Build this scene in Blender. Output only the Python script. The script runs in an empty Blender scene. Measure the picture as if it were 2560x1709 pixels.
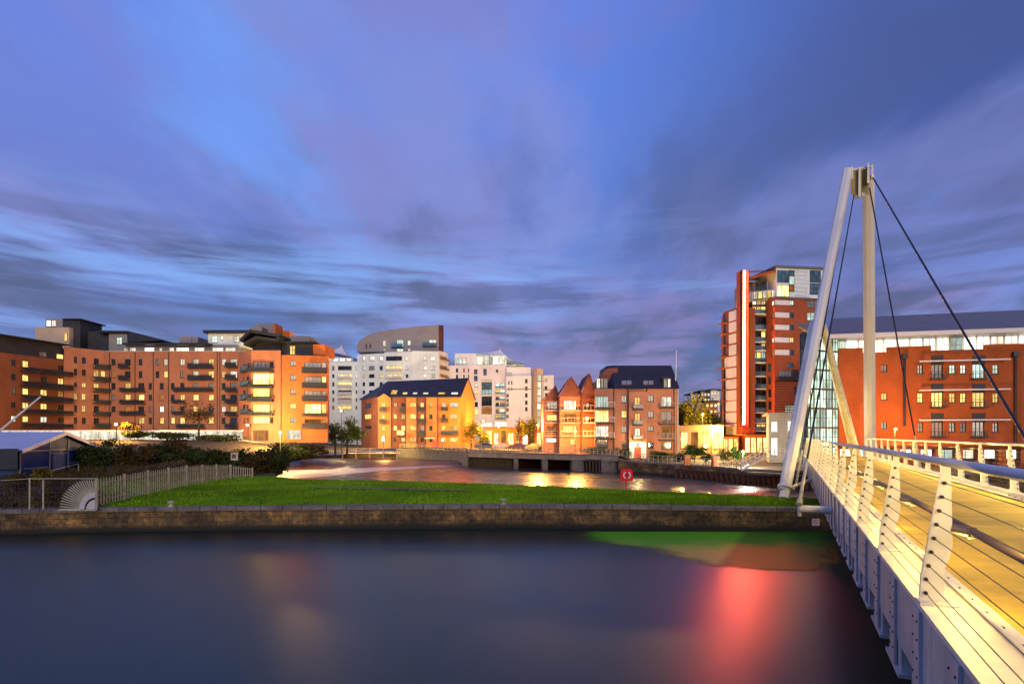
import bpy, math, random
from mathutils import Vector, Matrix
random.seed(7)
S = bpy.context.scene
COL = S.collection
F, CX, HY, CZ = 1500.0, 1280.0, 1088.0, 4.5      # lens (pixels of the 2560 px photograph), eye height above the water

def P(px, py, Y):
    return Vector(((px-CX)/F*Y, Y, CZ-(py-HY)/F*Y))
def Gp(px, Y):
    return ((px-CX)/F*Y, Y)
def conv(x0, y0, s):
    return lambda x, y: (x0+x/s, y0+y/s)
C1 = conv(0, 780, 4.612); C3 = conv(800, 780, 4.355); C4 = conv(1100, 840, 4.9)
C5 = conv(1340, 860, 4.9); C6 = conv(1640, 640, 2.8); C7 = conv(1980, 760, 3.564)

# ------------------------------------------------------------------ materials
def nodes(name):
    m = bpy.data.materials.new(name); m.use_nodes = True
    nt = m.node_tree
    for n in list(nt.nodes): nt.nodes.remove(n)
    out = nt.nodes.new('ShaderNodeOutputMaterial')
    return m, nt, out
def L(nt, a, b): nt.links.new(a, b)
def N(nt, t, **kw):
    n = nt.nodes.new(t)
    for k, v in kw.items():
        if k.startswith('i_'): n.inputs[k[2:].replace('_', ' ')].default_value = v
        else: setattr(n, k, v)
    return n
def ramp(nt, fac, stops):
    r = nt.nodes.new('ShaderNodeValToRGB')
    e = r.color_ramp.elements
    while len(e) < len(stops): e.new(0.5)
    for el, (p, c) in zip(e, stops):
        el.position = p; el.color = (c[0], c[1], c[2], 1)
    L(nt, fac, r.inputs['Fac'])
    return r.outputs['Color']
def sc(c, k): return tuple(x*k for x in c)

def surf(name, c, rough=0.7, metal=0.0, var=0.25, scale=0.6, stretch=(1,1,1), bump=0.0, bscale=6.0, spec=0.4, fine=0.0, c2=None, streak=0.0):
    m, nt, out = nodes(name)
    b = N(nt, 'ShaderNodeBsdfPrincipled')
    b.inputs['Roughness'].default_value = rough; b.inputs['Metallic'].default_value = metal
    b.inputs['Specular IOR Level'].default_value = spec
    g = N(nt, 'ShaderNodeNewGeometry'); mp = N(nt, 'ShaderNodeMapping'); mp.inputs['Scale'].default_value = stretch
    L(nt, g.outputs['Position'], mp.inputs['Vector'])
    n1 = N(nt, 'ShaderNodeTexNoise'); n1.inputs['Scale'].default_value = scale; n1.inputs['Detail'].default_value = 6; n1.inputs['Roughness'].default_value = 0.65
    L(nt, mp.outputs['Vector'], n1.inputs['Vector'])
    hi = c2 if c2 else sc(c, 1+var)
    col = ramp(nt, n1.outputs['Fac'], [(0.3, sc(c, 1-var)), (0.7, hi)])
    if fine:
        n2 = N(nt, 'ShaderNodeTexNoise'); n2.inputs['Scale'].default_value = bscale; n2.inputs['Detail'].default_value = 3
        L(nt, mp.outputs['Vector'], n2.inputs['Vector'])
        mx = N(nt, 'ShaderNodeMix', data_type='RGBA', blend_type='MULTIPLY'); mx.inputs['Factor'].default_value = 1
        L(nt, col, mx.inputs[6]); L(nt, ramp(nt, n2.outputs['Fac'], [(0.3, (1-fine,)*3), (0.7, (1+fine,)*3)]), mx.inputs[7]); col = mx.outputs[2]
    if streak:
        mp2 = N(nt, 'ShaderNodeMapping'); mp2.inputs['Scale'].default_value = (.55, .55, .22); L(nt, g.outputs['Position'], mp2.inputs['Vector'])
        n4 = N(nt, 'ShaderNodeTexNoise'); n4.inputs['Scale'].default_value = 1.0; n4.inputs['Detail'].default_value = 5; n4.inputs['Roughness'].default_value = .7; L(nt, mp2.outputs['Vector'], n4.inputs['Vector'])
        mx = N(nt, 'ShaderNodeMix', data_type='RGBA', blend_type='MULTIPLY'); mx.inputs['Factor'].default_value = 1
        L(nt, col, mx.inputs[6]); L(nt, ramp(nt, n4.outputs['Fac'], [(0.32, (1-streak,)*3), (0.62, (1+streak*.5,)*3)]), mx.inputs[7]); col = mx.outputs[2]
    L(nt, col, b.inputs['Base Color'])
    if bump:
        n3 = N(nt, 'ShaderNodeTexNoise'); n3.inputs['Scale'].default_value = bscale; n3.inputs['Detail'].default_value = 4
        L(nt, mp.outputs['Vector'], n3.inputs['Vector'])
        bp = N(nt, 'ShaderNodeBump'); bp.inputs['Strength'].default_value = bump; bp.inputs['Distance'].default_value = 0.05
        L(nt, n3.outputs['Fac'], bp.inputs['Height']); L(nt, bp.outputs['Normal'], b.inputs['Normal'])
    L(nt, b.outputs['BSDF'], out.inputs['Surface'])
    return m

def glow(name, c, k, var=0.5):
    """a lit room seen through its window: curtains and furniture break the light up"""
    m, nt, out = nodes(name)
    e = N(nt, 'ShaderNodeEmission')
    g = N(nt, 'ShaderNodeNewGeometry'); mp = N(nt, 'ShaderNodeMapping'); mp.inputs['Scale'].default_value = (2.2, 2.2, 0.8)
    L(nt, g.outputs['Position'], mp.inputs['Vector'])
    n1 = N(nt, 'ShaderNodeTexNoise'); n1.inputs['Scale'].default_value = 0.9; n1.inputs['Detail'].default_value = 3
    L(nt, mp.outputs['Vector'], n1.inputs['Vector'])
    oi = N(nt, 'ShaderNodeObjectInfo')
    rv = N(nt, 'ShaderNodeMapRange'); rv.inputs['To Min'].default_value = 0.45; rv.inputs['To Max'].default_value = 1.3
    L(nt, oi.outputs['Random'], rv.inputs['Value'])
    col = ramp(nt, n1.outputs['Fac'], [(0.32, (c[0]*(1-var), c[1]*(1-var)*0.8, c[2]*(1-var)*0.6)), (0.62, c)])
    ml = N(nt, 'ShaderNodeMath', operation='MULTIPLY'); ml.inputs[1].default_value = k
    L(nt, rv.outputs['Result'], ml.inputs[0]); L(nt, ml.outputs['Value'], e.inputs['Strength'])
    L(nt, col, e.inputs['Color']); L(nt, e.outputs['Emission'], out.inputs['Surface'])
    return m

def leafmat(name, c, scale=1.3):
    m, nt, out = nodes(name)
    b = N(nt, 'ShaderNodeBsdfPrincipled'); b.inputs['Roughness'].default_value = 0.8; b.inputs['Specular IOR Level'].default_value = 0.06
    g = N(nt, 'ShaderNodeNewGeometry'); n1 = N(nt, 'ShaderNodeTexNoise'); n1.inputs['Scale'].default_value = scale; n1.inputs['Detail'].default_value = 4
    L(nt, g.outputs['Position'], n1.inputs['Vector'])
    L(nt, ramp(nt, n1.outputs['Fac'], [(0.3, sc(c, 0.45)), (0.7, sc(c, 1.5))]), b.inputs['Base Color'])
    L(nt, b.outputs['BSDF'], out.inputs['Surface'])
    return m

def stonewall(name, ca, cb, mortar, bw=0.55, bh=0.22, dirt=1.0):
    m, nt, out = nodes(name)
    b = N(nt, 'ShaderNodeBsdfPrincipled'); b.inputs['Roughness'].default_value = 0.85
    g = N(nt, 'ShaderNodeNewGeometry'); sp = N(nt, 'ShaderNodeSeparateXYZ'); cb_ = N(nt, 'ShaderNodeCombineXYZ')
    L(nt, g.outputs['Position'], sp.inputs[0]); L(nt, sp.outputs['X'], cb_.inputs['X']); L(nt, sp.outputs['Z'], cb_.inputs['Y'])
    nd = N(nt, 'ShaderNodeTexNoise'); nd.inputs['Scale'].default_value = 1.7; L(nt, cb_.outputs[0], nd.inputs['Vector'])
    va = N(nt, 'ShaderNodeVectorMath', operation='MULTIPLY_ADD'); va.inputs[1].default_value = (.22,.12,0); L(nt, nd.outputs['Color'], va.inputs[0]); L(nt, cb_.outputs[0], va.inputs[2])
    br = N(nt, 'ShaderNodeTexBrick'); br.inputs['Scale'].default_value = 1.0; br.inputs['Brick Width'].default_value = bw; br.inputs['Row Height'].default_value = bh
    br.inputs['Mortar Size'].default_value = 0.016; br.inputs['Mortar Smooth'].default_value = 0.6; br.offset_frequency = 3; br.squash = 0.7; br.squash_frequency = 3; br.inputs['Color1'].default_value = (*ca, 1); br.inputs['Color2'].default_value = (*cb, 1); br.inputs['Mortar'].default_value = (*mortar, 1)
    L(nt, va.outputs[0], br.inputs['Vector'])
    n1 = N(nt, 'ShaderNodeTexNoise'); n1.inputs['Scale'].default_value = 0.8; n1.inputs['Detail'].default_value = 8; n1.inputs['Roughness'].default_value = 0.75
    L(nt, g.outputs['Position'], n1.inputs['Vector'])
    n2 = N(nt, 'ShaderNodeTexNoise'); n2.inputs['Scale'].default_value = 5; n2.inputs['Detail'].default_value = 4
    L(nt, g.outputs['Position'], n2.inputs['Vector'])
    mx = N(nt, 'ShaderNodeMix', data_type='RGBA', blend_type='MULTIPLY'); mx.inputs['Factor'].default_value = dirt
    L(nt, br.outputs['Color'], mx.inputs[6]); L(nt, ramp(nt, n1.outputs['Fac'], [(0.36, (0.30, 0.28, 0.22)), (0.5, (1.0,.95,.8)), (0.64, (2.5, 2.1, 1.25))]), mx.inputs[7])
    mx2 = N(nt, 'ShaderNodeMix', data_type='RGBA', blend_type='MULTIPLY'); mx2.inputs['Factor'].default_value = 1
    L(nt, mx.outputs[2], mx2.inputs[6]); L(nt, ramp(nt, n2.outputs['Fac'], [(0.3, (0.55,)*3), (0.7, (1.35,)*3)]), mx2.inputs[7])
    # damp, algae-dark band just above the water
    mr = N(nt, 'ShaderNodeMapRange'); mr.inputs['From Min'].default_value = 0.1; mr.inputs['From Max'].default_value = 0.42
    L(nt, sp.outputs['Z'], mr.inputs['Value'])
    mx3 = N(nt, 'ShaderNodeMix', data_type='RGBA'); L(nt, mr.outputs['Result'], mx3.inputs['Factor'])
    mx3.inputs[6].default_value = (0.012, 0.013, 0.008, 1); L(nt, mx2.outputs[2], mx3.inputs[7])
    L(nt, mx3.outputs[2], b.inputs['Base Color'])
    bp = N(nt, 'ShaderNodeBump'); bp.inputs['Strength'].default_value = 0.6; bp.inputs['Distance'].default_value = 0.06
    L(nt, n2.outputs['Fac'], bp.inputs['Height']); L(nt, bp.outputs['Normal'], b.inputs['Normal'])
    L(nt, b.outputs['BSDF'], out.inputs['Surface'])
    return m

def glassmat(name, c, rough=0.08):
    m, nt, out = nodes(name)
    b = N(nt, 'ShaderNodeBsdfPrincipled'); b.inputs['Roughness'].default_value = rough; b.inputs['Specular IOR Level'].default_value = 0.8
    g = N(nt, 'ShaderNodeNewGeometry'); n1 = N(nt, 'ShaderNodeTexNoise'); n1.inputs['Scale'].default_value = 1.1
    L(nt, g.outputs['Position'], n1.inputs['Vector'])
    L(nt, ramp(nt, n1.outputs['Fac'], [(0.35, sc(c, 0.5)), (0.65, sc(c, 1.6))]), b.inputs['Base Color'])
    L(nt, b.outputs['BSDF'], out.inputs['Surface'])
    return m

M = dict(
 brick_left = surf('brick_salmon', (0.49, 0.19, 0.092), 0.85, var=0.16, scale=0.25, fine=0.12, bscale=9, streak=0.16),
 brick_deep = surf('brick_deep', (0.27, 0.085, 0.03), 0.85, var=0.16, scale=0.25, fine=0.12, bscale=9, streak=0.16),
 brick_orange = surf('brick_orange', (0.58, 0.165, 0.04), 0.85, var=0.14, scale=0.3, fine=0.12, bscale=9, streak=0.16),
 brick_brown = surf('brick_brown', (0.19, 0.06, 0.036), 0.85, var=0.2, scale=0.4, fine=0.12, bscale=9, streak=0.16),
 brick_mill = surf('brick_mill', (0.50, 0.18, 0.06), 0.85, var=0.2, scale=0.35, fine=0.15, bscale=8, streak=0.16),
 brick_rose = surf('brick_rose', (0.50, 0.20, 0.115), 0.85, var=0.18, scale=0.35, fine=0.15, bscale=8, streak=0.16),
 brick_red = surf('brick_red', (0.42, 0.095, 0.03), 0.85, var=0.16, scale=0.3, fine=0.12, bscale=8, streak=0.16),
 brick_office = surf('brick_office', (0.40, 0.092, 0.018), 0.85, var=0.14, scale=0.5, fine=0.16, bscale=11, streak=0.16),
 brick_dark = surf('brick_dark', (0.14, 0.035, 0.02), 0.9, var=0.3, scale=0.8, fine=0.3, bscale=7),
 render = surf('white_render', (0.90, 0.89, 0.83), 0.8, var=0.07, scale=0.2, streak=0.10),
 render_blue = surf('pale_render', (0.84, 0.93, 0.86), 0.8, var=0.08, scale=0.2, streak=0.10),
 render_pink = surf('pink_render', (0.90, 0.83, 0.74), 0.8, var=0.07, scale=0.3, streak=0.10),
 cladding = surf('grey_cladding', (0.28, 0.26, 0.25), 0.6, var=0.15, scale=0.2),
 stone = surf('ashlar', (0.60, 0.49, 0.34), 0.85, var=0.18, scale=0.5, fine=0.1, streak=0.10),
 beige = surf('beige_panel', (0.60, 0.44, 0.30), 0.8, var=0.1, scale=0.4, streak=0.10),
 dark = surf('dark_metal', (0.022, 0.024, 0.028), 0.5, var=0.3),
 darkclad = surf('dark_cladding', (0.035, 0.035, 0.04), 0.6, var=0.3),
 slate = surf('slate_roof', (0.022, 0.024, 0.042), 0.6, var=0.3, scale=1.2, fine=0.2),
 tile = surf('clay_tile', (0.22, 0.075, 0.05), 0.85, var=0.2, scale=1.0, fine=0.2),
 greyroof = surf('metal_roof', (0.17, 0.16, 0.155), 0.45, var=0.12, scale=0.4, stretch=(3, .2, 1)),
 frame = surf('window_frame', (0.10, 0.085, 0.075), 0.6, var=0.1),
 wframe = surf('white_frame', (0.75, 0.74, 0.70), 0.6, var=0.06),
 white = surf('white_paint', (0.70, 0.66, 0.55), 0.45, var=0.10, scale=1.6, fine=0.08, bscale=5, streak=0.22),
 whitem = surf('mast_paint', (0.80, 0.74, 0.60), 0.4, var=0.08, scale=0.7, stretch=(1, 1, .3)),
 olive = surf('mast_plate', (0.30, 0.24, 0.08), 0.5, var=0.2, scale=1.5),
 steel = surf('brushed_steel', (0.56, 0.52, 0.52), 0.42, metal=0.2, var=0.1, scale=3),
 cable = surf('steel_cable', (0.02, 0.02, 0.025), 0.5, metal=0.3, var=0.1),
 deck = surf('deck_surface', (0.50, 0.33, 0.03), 0.6, var=0.42, scale=0.7, bump=0.3, bscale=40, fine=0.12),
 fasc = surf('fascia_paint', (0.43, 0.415, 0.42), 0.5, var=0.12, scale=0.8, fine=0.10, bscale=5, streak=0.35),
 pipe = surf('brown_pipe', (0.10, 0.07, 0.075), 0.4, var=0.15),
 concrete = surf('concrete', (0.22, 0.19, 0.16), 0.9, var=0.3, scale=0.7, bump=0.3, fine=0.2),
 concrete_l = surf('coping_concrete', (0.165, 0.14, 0.115), 0.95, var=0.4, scale=1.1, fine=0.2, bump=0.2),
 wing = surf('wing_concrete', (0.13, 0.12, 0.115), 0.9, var=0.3, scale=0.7, stretch=(2,2,.4), fine=0.2),
 timber = surf('timber', (0.06, 0.04, 0.022), 0.9, var=0.4, scale=1.5, stretch=(4, 4, .5), fine=0.3),
 rust = surf('sheet_pile', (0.12, 0.045, 0.022), 0.85, var=0.4, scale=1.2, fine=0.3),
 ground = surf('ground_earth', (0.085, 0.055, 0.025), 0.95, var=0.35, scale=0.25, fine=0.3, bscale=3),
 asphalt = surf('asphalt', (0.09, 0.075, 0.06), 0.8, var=0.25, scale=0.4, fine=0.2),
 grassg = surf('turf', (0.13, 0.26, 0.004), 0.95, var=0.55, scale=0.32, stretch=(.35, 1, 1), bump=0.8, bscale=12, fine=0.3, spec=0.03),
 blade = leafmat('grass_blade', (0.15, 0.285, 0.006), 0.32),
 scrubg = surf('scrub_soil', (0.05, 0.04, 0.02), 0.95, var=0.5, scale=0.7, fine=0.4, bump=0.5),
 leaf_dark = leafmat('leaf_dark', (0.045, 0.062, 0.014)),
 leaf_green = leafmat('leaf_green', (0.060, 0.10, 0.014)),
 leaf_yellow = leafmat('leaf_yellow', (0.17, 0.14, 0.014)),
 leaf_brown = leafmat('leaf_brown', (0.075, 0.052, 0.016)),
 bark = surf('bark', (0.05, 0.035, 0.02), 0.95, var=0.3, scale=2),
 blue = surf('shed_blue', (0.010, 0.045, 0.16), 0.6, var=0.25, scale=0.8, stretch=(6, 6, .3)),
 shedroof = surf('shed_roof', (0.44, 0.47, 0.56), 0.5, var=0.1, scale=0.5),
 pale = surf('pale_galvanised', (0.40, 0.375, 0.27), 0.7, var=0.25, scale=2.0, fine=0.15),
 red = surf('red_plastic', (0.85, 0.008, 0.016), 0.6, spec=0.15, var=0.1),
 reddoor = surf('red_door', (0.62, 0.07, 0.03), 0.5, var=0.1),
 neonbox = surf('neon_backing', (0.10, 0.012, 0.006), 0.6, var=0.1),
 path = surf('path_slab', (0.20, 0.18, 0.13), 0.9, var=0.25, scale=1),
 purple = surf('parapet_violet', (0.24, 0.2, 0.3), 0.7),
 d = glassmat('dark_glass', (0.020, 0.022, 0.028)),
 b = glassmat('blue_glass', (0.06, 0.14, 0.20)),
 g = surf('curtained_glass', (0.30, 0.28, 0.27), 0.3, var=0.4, scale=2.0, stretch=(3, 3, .4)),
 tyre = surf('tyre', (0.012, 0.012, 0.012), 0.9), rim = surf('rim', (0.3, 0.3, 0.32), 0.4, metal=0.7),
 y = glow('lit_warm', (1.0, 0.68, 0.20), 2.1),
 w = glow('lit_white', (0.98, 0.95, 0.78), 1.5),
 o = glow('lit_dim', (0.9, 0.36, 0.10), 0.6),
 c = glow('lit_cool', (0.70, 0.95, 0.88), 1.3, 0.35),
 W = glow('lit_bright', (1.0, 0.97, 0.86), 2.6, 0.2),
 Y = glow('lit_big', (1.0, 0.74, 0.24), 3.2, 0.6),
 V = glow('lit_bay', (1.0, 0.64, 0.10), 9.0, 0.55),
 greenglow = glow('lit_atrium', (0.70, 1.0, 0.78), 2.2, 0.7),
 neon = glow('neon_tube', (1.0, 0.13, 0.08), 430.0, 0.02),
 neonw = glow('neon_core', (1.0, 0.62, 0.50), 10.0, 0.05),
 lampo = glow('lamp_sodium', (1.0, 0.50, 0.10), 30.0, 0.05),
 lampw = glow('lamp_warm', (1.0, 0.80, 0.35), 30.0, 0.05),
 strip = glow('led_strip', (1.0, 0.86, 0.45), 6.0, 0.05),
 glow_wall = glow('emissive_wall', (1.0, 0.97, 0.80), 0.85, 0.5),  # walls glow by emission in place of lamp light falling on them
)

# ------------------------------------------------------------------ mesh builder
class MB:
    def __init__(self): self.v = []; self.f = []
    def q(self, *pts):
        i = len(self.v); self.v += [Vector(p) for p in pts]; self.f.append(tuple(range(i, i+len(pts))))
    def hexa(self, b, t):
        i = len(self.v); self.v += [Vector(p) for p in list(b)+list(t)]; n = len(b)
        self.f.append(tuple(range(i+n-1, i-1, -1))); self.f.append(tuple(range(i+n, i+2*n)))
        for k in range(n):
            self.f.append((i+k, i+(k+1) % n, i+n+(k+1) % n, i+n+k))
    def box(self, x0, x1, y0, y1, z0, z1):
        self.hexa([(x0,y0,z0),(x1,y0,z0),(x1,y1,z0),(x0,y1,z0)], [(x0,y0,z1),(x1,y0,z1),(x1,y1,z1),(x0,y1,z1)])
    def tube(self, a, b, r0, r1=None, n=8, cap=True, phase=0.0):
        a, b = Vector(a), Vector(b); r1 = r0 if r1 is None else r1
        d = (b-a).normalized(); up = Vector((0,0,1)) if abs(d.z) < 0.95 else Vector((0,1,0))
        x = d.cross(up).normalized(); y = x.cross(d)
        i = len(self.v)
        for p, r in ((a, r0), (b, r1)):
            for k in range(n):
                an = 2*math.pi*k/n+phase; self.v.append(p+x*(math.cos(an)*r)+y*(math.sin(an)*r))
        for k in range(n): self.f.append((i+k, i+(k+1) % n, i+n+(k+1) % n, i+n+k))
        if cap: self.f.append(tuple(range(i+n-1, i-1, -1))); self.f.append(tuple(range(i+n, i+2*n)))
    def path(self, pts, r, n=8):
        for a, b in zip(pts[:-1], pts[1:]): self.tube(a, b, r, r, n)
    def ball(self, c, r, n=10, m=6, sq=(1,1,1)):
        c = Vector(c); i = len(self.v)
        for j in range(1, m):
            th = math.pi*j/m
            for k in range(n):
                ph = 2*math.pi*k/n
                self.v.append(c+Vector((math.sin(th)*math.cos(ph)*r*sq[0], math.sin(th)*math.sin(ph)*r*sq[1], math.cos(th)*r*sq[2])))
        t = len(self.v); self.v.append(c+Vector((0,0,r*sq[2]))); self.v.append(c-Vector((0,0,r*sq[2])))
        for j in range(m-2):
            for k in range(n): self.f.append((i+j*n+k, i+(j+1)*n+k, i+(j+1)*n+(k+1) % n, i+j*n+(k+1) % n))
        for k in range(n):
            self.f.append((t, i+k, i+(k+1) % n)); self.f.append((t+1, i+(m-2)*n+(k+1) % n, i+(m-2)*n+k))
    def lathe(self, c, prof, n=14):
        c = Vector(c); i = len(self.v)
        for r, z in prof:
            for k in range(n):
                a = 2*math.pi*k/n; self.v.append(c+Vector((math.cos(a)*r, math.sin(a)*r, z)))
        for j in range(len(prof)-1):
            for k in range(n): self.f.append((i+j*n+k, i+j*n+(k+1) % n, i+(j+1)*n+(k+1) % n, i+(j+1)*n+k))
        self.f.append(tuple(range(i+(len(prof)-1)*n, i+len(prof)*n)))
    def build(self, name, mat, parent=None, smooth=False):
        r = parent
        while r is not None and r.parent is not None: r = r.parent
        off = r.location if r is not None else Vector((0,0,0))
        me = bpy.data.meshes.new(name)
        me.from_pydata([tuple(p-off) for p in self.v], [], self.f)
        me.materials.append(M[mat] if isinstance(mat, str) else mat)
        if smooth:
            for p in me.polygons: p.use_smooth = True
        me.update()
        o = bpy.data.objects.new(name, me); COL.objects.link(o)
        if parent is not None: o.parent = parent
        return o

def tag(o, label=None, cat=None, group=None, kind=None):
    if label: o['label'] = label
    if cat: o['category'] = cat
    if group: o['group'] = group
    if kind: o['kind'] = kind
    return o
def thing(name, loc, label, cat, group=None):
    o = bpy.data.objects.new(name, None); COL.objects.link(o); o.location = Vector(loc); o.empty_display_size = 0.3
    return tag(o, label, cat, group)
def copy_tree(o, parent=None, mat=None):
    c = o.copy(); COL.objects.link(c)
    c.parent = parent
    if mat and c.type == 'MESH' and c.name.split('.')[0] == 'body':
        c.material_slots[0].link = 'OBJECT'; c.material_slots[0].material = mat
    for ch in list(o.children): copy_tree(ch, c, mat)
    return c

# ------------------------------------------------------------------ facades
class Fac:
    def __init__(self, A, B):
        self.A = Vector(A); self.B = Vector(B); d = self.B-self.A
        self.Ln = d.length; self.u = d/self.Ln; self.n = Vector((self.u.y, -self.u.x)); self.holes = []
    def pt(self, s, z, d=0.0):
        p = self.A+self.u*s+self.n*d; return Vector((p.x, p.y, z))
    def pix(self, px, py):
        k = (px-CX)/F
        s = (k*self.A.y-self.A.x)/(self.u.x-k*self.u.y)
        Y = self.A.y+self.u.y*s
        return s, CZ-(py-HY)/F*Y
    def box(self, mb, s0, s1, z0, z1, d0, d1):
        b = [self.pt(s0,z0,d1), self.pt(s1,z0,d1), self.pt(s1,z0,d0), self.pt(s0,z0,d0)]
        t = [self.pt(s0,z1,d1), self.pt(s1,z1,d1), self.pt(s1,z1,d0), self.pt(s0,z1,d0)]
        mb.hexa(b, t)
    def wall(self, mb, z0, z1, s0=0.0, s1=None):
        s1 = self.Ln if s1 is None else s1
        hs = [(max(a, s0+.02), min(b, s1-.02), max(c, z0), min(d, z1-.02)) for a, b, c, d in self.holes]
        hs = [h for h in hs if h[1] > h[0] and h[3] > h[2]]
        us = sorted({round(x, 4) for h in hs for x in h[:2]} | {s0, s1}); zs = sorted({round(x, 4) for h in hs for x in h[2:]} | {z0, z1})
        for a, b in zip(us[:-1], us[1:]):
            run = None
            for c, d in zip(zs[:-1], zs[1:]):
                m, n_ = (a+b)/2, (c+d)/2
                hole = any(h[0] < m < h[1] and h[2] < n_ < h[3] for h in hs)
                if hole:
                    if run is not None: mb.q(self.pt(a,run), self.pt(b,run), self.pt(b,c), self.pt(a,c)); run = None
                elif run is None: run = c
            if run is not None: mb.q(self.pt(a,run), self.pt(b,run), self.pt(b,zs[-1]), self.pt(a,zs[-1]))

def window(f, s0, s1, z0, z1, kind, parent, nx=2, nz=1, rec=0.14, fm='frame', bar=0.045, hole=True):
    if s1 < s0: s0, s1 = s1, s0
    if z1 < z0: z0, z1 = z1, z0
    if hole: f.holes.append((s0, s1, z0, z1))
    mb = MB(); r = -rec
    mb.q(f.pt(s0,z0), f.pt(s0,z1), f.pt(s0,z1,r-.03), f.pt(s0,z0,r-.03)); mb.q(f.pt(s1,z0), f.pt(s1,z1), f.pt(s1,z1,r-.03), f.pt(s1,z0,r-.03))
    mb.q(f.pt(s0,z1), f.pt(s1,z1), f.pt(s1,z1,r-.03), f.pt(s0,z1,r-.03)); mb.q(f.pt(s0,z0), f.pt(s1,z0), f.pt(s1,z0,r-.03), f.pt(s0,z0,r-.03))
    f.box(mb, s0, s0+bar, z0, z1, r, r+.05); f.box(mb, s1-bar, s1, z0, z1, r, r+.05)
    f.box(mb, s0+bar, s1-bar, z0, z0+bar, r, r+.05); f.box(mb, s0+bar, s1-bar, z1-bar, z1, r, r+.05)
    for k in range(1, nx):
        s = s0+(s1-s0)*k/nx; f.box(mb, s-bar/2, s+bar/2, z0+bar, z1-bar, r, r+.045)
    for k in range(1, nz):
        z = z0+(z1-z0)*k/nz; f.box(mb, s0+bar, s1-bar, z-bar/2, z+bar/2, r, r+.04)
    f.box(mb, s0-.05, s1+.05, z0-.09, z0-.002, -.02, .06)
    w = mb.build('window', fm, parent)
    p = MB(); p.q(f.pt(s0,z0,r-.02), f.pt(s1,z0,r-.02), f.pt(s1,z1,r-.02), f.pt(s0,z1,r-.02)); p.build('pane', kind, w)
    return w
def wpx(f, cv, x0, x1, y0, y1, kind, parent, **kw):
    a = f.pix(*cv(x0, (y0+y1)/2)); b = f.pix(*cv(x1, (y0+y1)/2)); m = (x0+x1)/2
    z1 = f.pix(*cv(m, y0))[1]; z0 = f.pix(*cv(m, y1))[1]
    return window(f, a[0], b[0], z0, z1, kind, parent, **kw)
def grid(f, cv, rows, cols, parent, ref=None, **kw):
    """rows: [(ytop, ybottom)]; cols: [(x0, x1, 'one code per row')]; ref: pixel column where the rows were read"""
    for x0, x1, pat in cols:
        for (ya, yb), k in zip(rows, pat):
            if k == '.': continue
            a = f.pix(*cv(x0, ya))[0]; b = f.pix(*cv(x1, ya))[0]
            rx = ref if ref is not None else (x0+x1)/2
            window(f, a, b, f.pix(*cv(rx, yb))[1], f.pix(*cv(rx, ya))[1], k, parent, **kw)
def balcony(f, cv, x0, x1, ytop, ybot, parent, depth=0.75, mat='dark', ref=None, panel=True, slabm='darkclad'):
    a = f.pix(*cv(x0, ybot))[0]; b = f.pix(*cv(x1, ybot))[0]; rx = ref if ref is not None else (x0+x1)/2
    zb = f.pix(*cv(rx, ybot))[1]; zt = f.pix(*cv(rx, ytop))[1]
    mb = MB(); f.box(mb, a, b, zb-.06, zb+.10, .012, depth); sl = mb.build('balcony', slabm, parent)
    mb = MB(); f.box(mb, a, b, zt-.05, zt, depth-.05, depth); f.box(mb, a, a+.05, zt-.05, zt, .012, depth-.06); f.box(mb, b-.05, b, zt-.05, zt, .012, depth-.06)
    n = max(2, int((b-a)/0.9))
    for k in range(n+1):
        s = a+.02+(b-a-.08)*k/n; f.box(mb, s, s+.04, zb+.1, zt-.05, depth-.045, depth-.005)
    if panel:
        f.box(mb, a+.07, b-.07, zb+.16, zt-.10, depth-.035, depth-.015)
    else:
        m_ = int((b-a)/0.16)
        for k in range(m_):
            s = a+.05+(b-a-.1)*k/m_; f.box(mb, s, s+.018, zb+.1, zt-.05, depth-.035, depth-.015)
    mb.build('railing', mat, sl)
    return sl
def shell(mb, pts, z0, z1, depth=12.0, front=False):
    """sides, back and flat top behind a chain of facade points"""
    a, b = Vector(pts[0]), Vector(pts[-1])
    a2 = a+Vector((0.0, depth)); b2 = b+Vector((0.0, depth))
    if a.x > 0: a2 = a+Vector((a.x/a.y*depth*0.9, depth))
    if b.x < 0: b2 = b+Vector((b.x/b.y*depth*0.9, depth))
    V = lambda p, z: (p[0], p[1], z)
    mb.q(V(a2,z0), V(a,z0), V(a,z1), V(a2,z1)); mb.q(V(b,z0), V(b2,z0), V(b2,z1), V(b,z1)); mb.q(V(b2,z0), V(a2,z0), V(a2,z1), V(b2,z1))
    mb.q(*[V(p,z1) for p in pts], V(b2,z1), V(a2,z1))
def block(cv, x0, x1, ytop, ybot, Y, depth, mb, Yb=None):
    """a plain box volume whose front is given in the photograph and whose distance is Y"""
    Yb = Y if Yb is None else Yb
    a = Vector(Gp(cv(x0,0)[0], Y)); b = Vector(Gp(cv(x1,0)[0], Yb)); zt = P(0, cv(0,ytop)[1], (Y+Yb)/2).z; zb = P(0, cv(0,ybot)[1], (Y+Yb)/2).z
    mb.hexa([(a.x,a.y,zb),(b.x,b.y,zb),(b.x,b.y+depth,zb),(a.x,a.y+depth,zb)], [(a.x,a.y,zt),(b.x,b.y,zt),(b.x,b.y+depth,zt),(a.x,a.y+depth,zt)])
    return Fac(a, b), zb, zt
# ================================================================== LEFT: salmon brick apartment blocks
R6 = [(540,610),(680,755),(815,890),(950,1015),(1085,1150),(1215,1285)]
X2 = 420*4.612   # crop 2 columns start here

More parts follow.
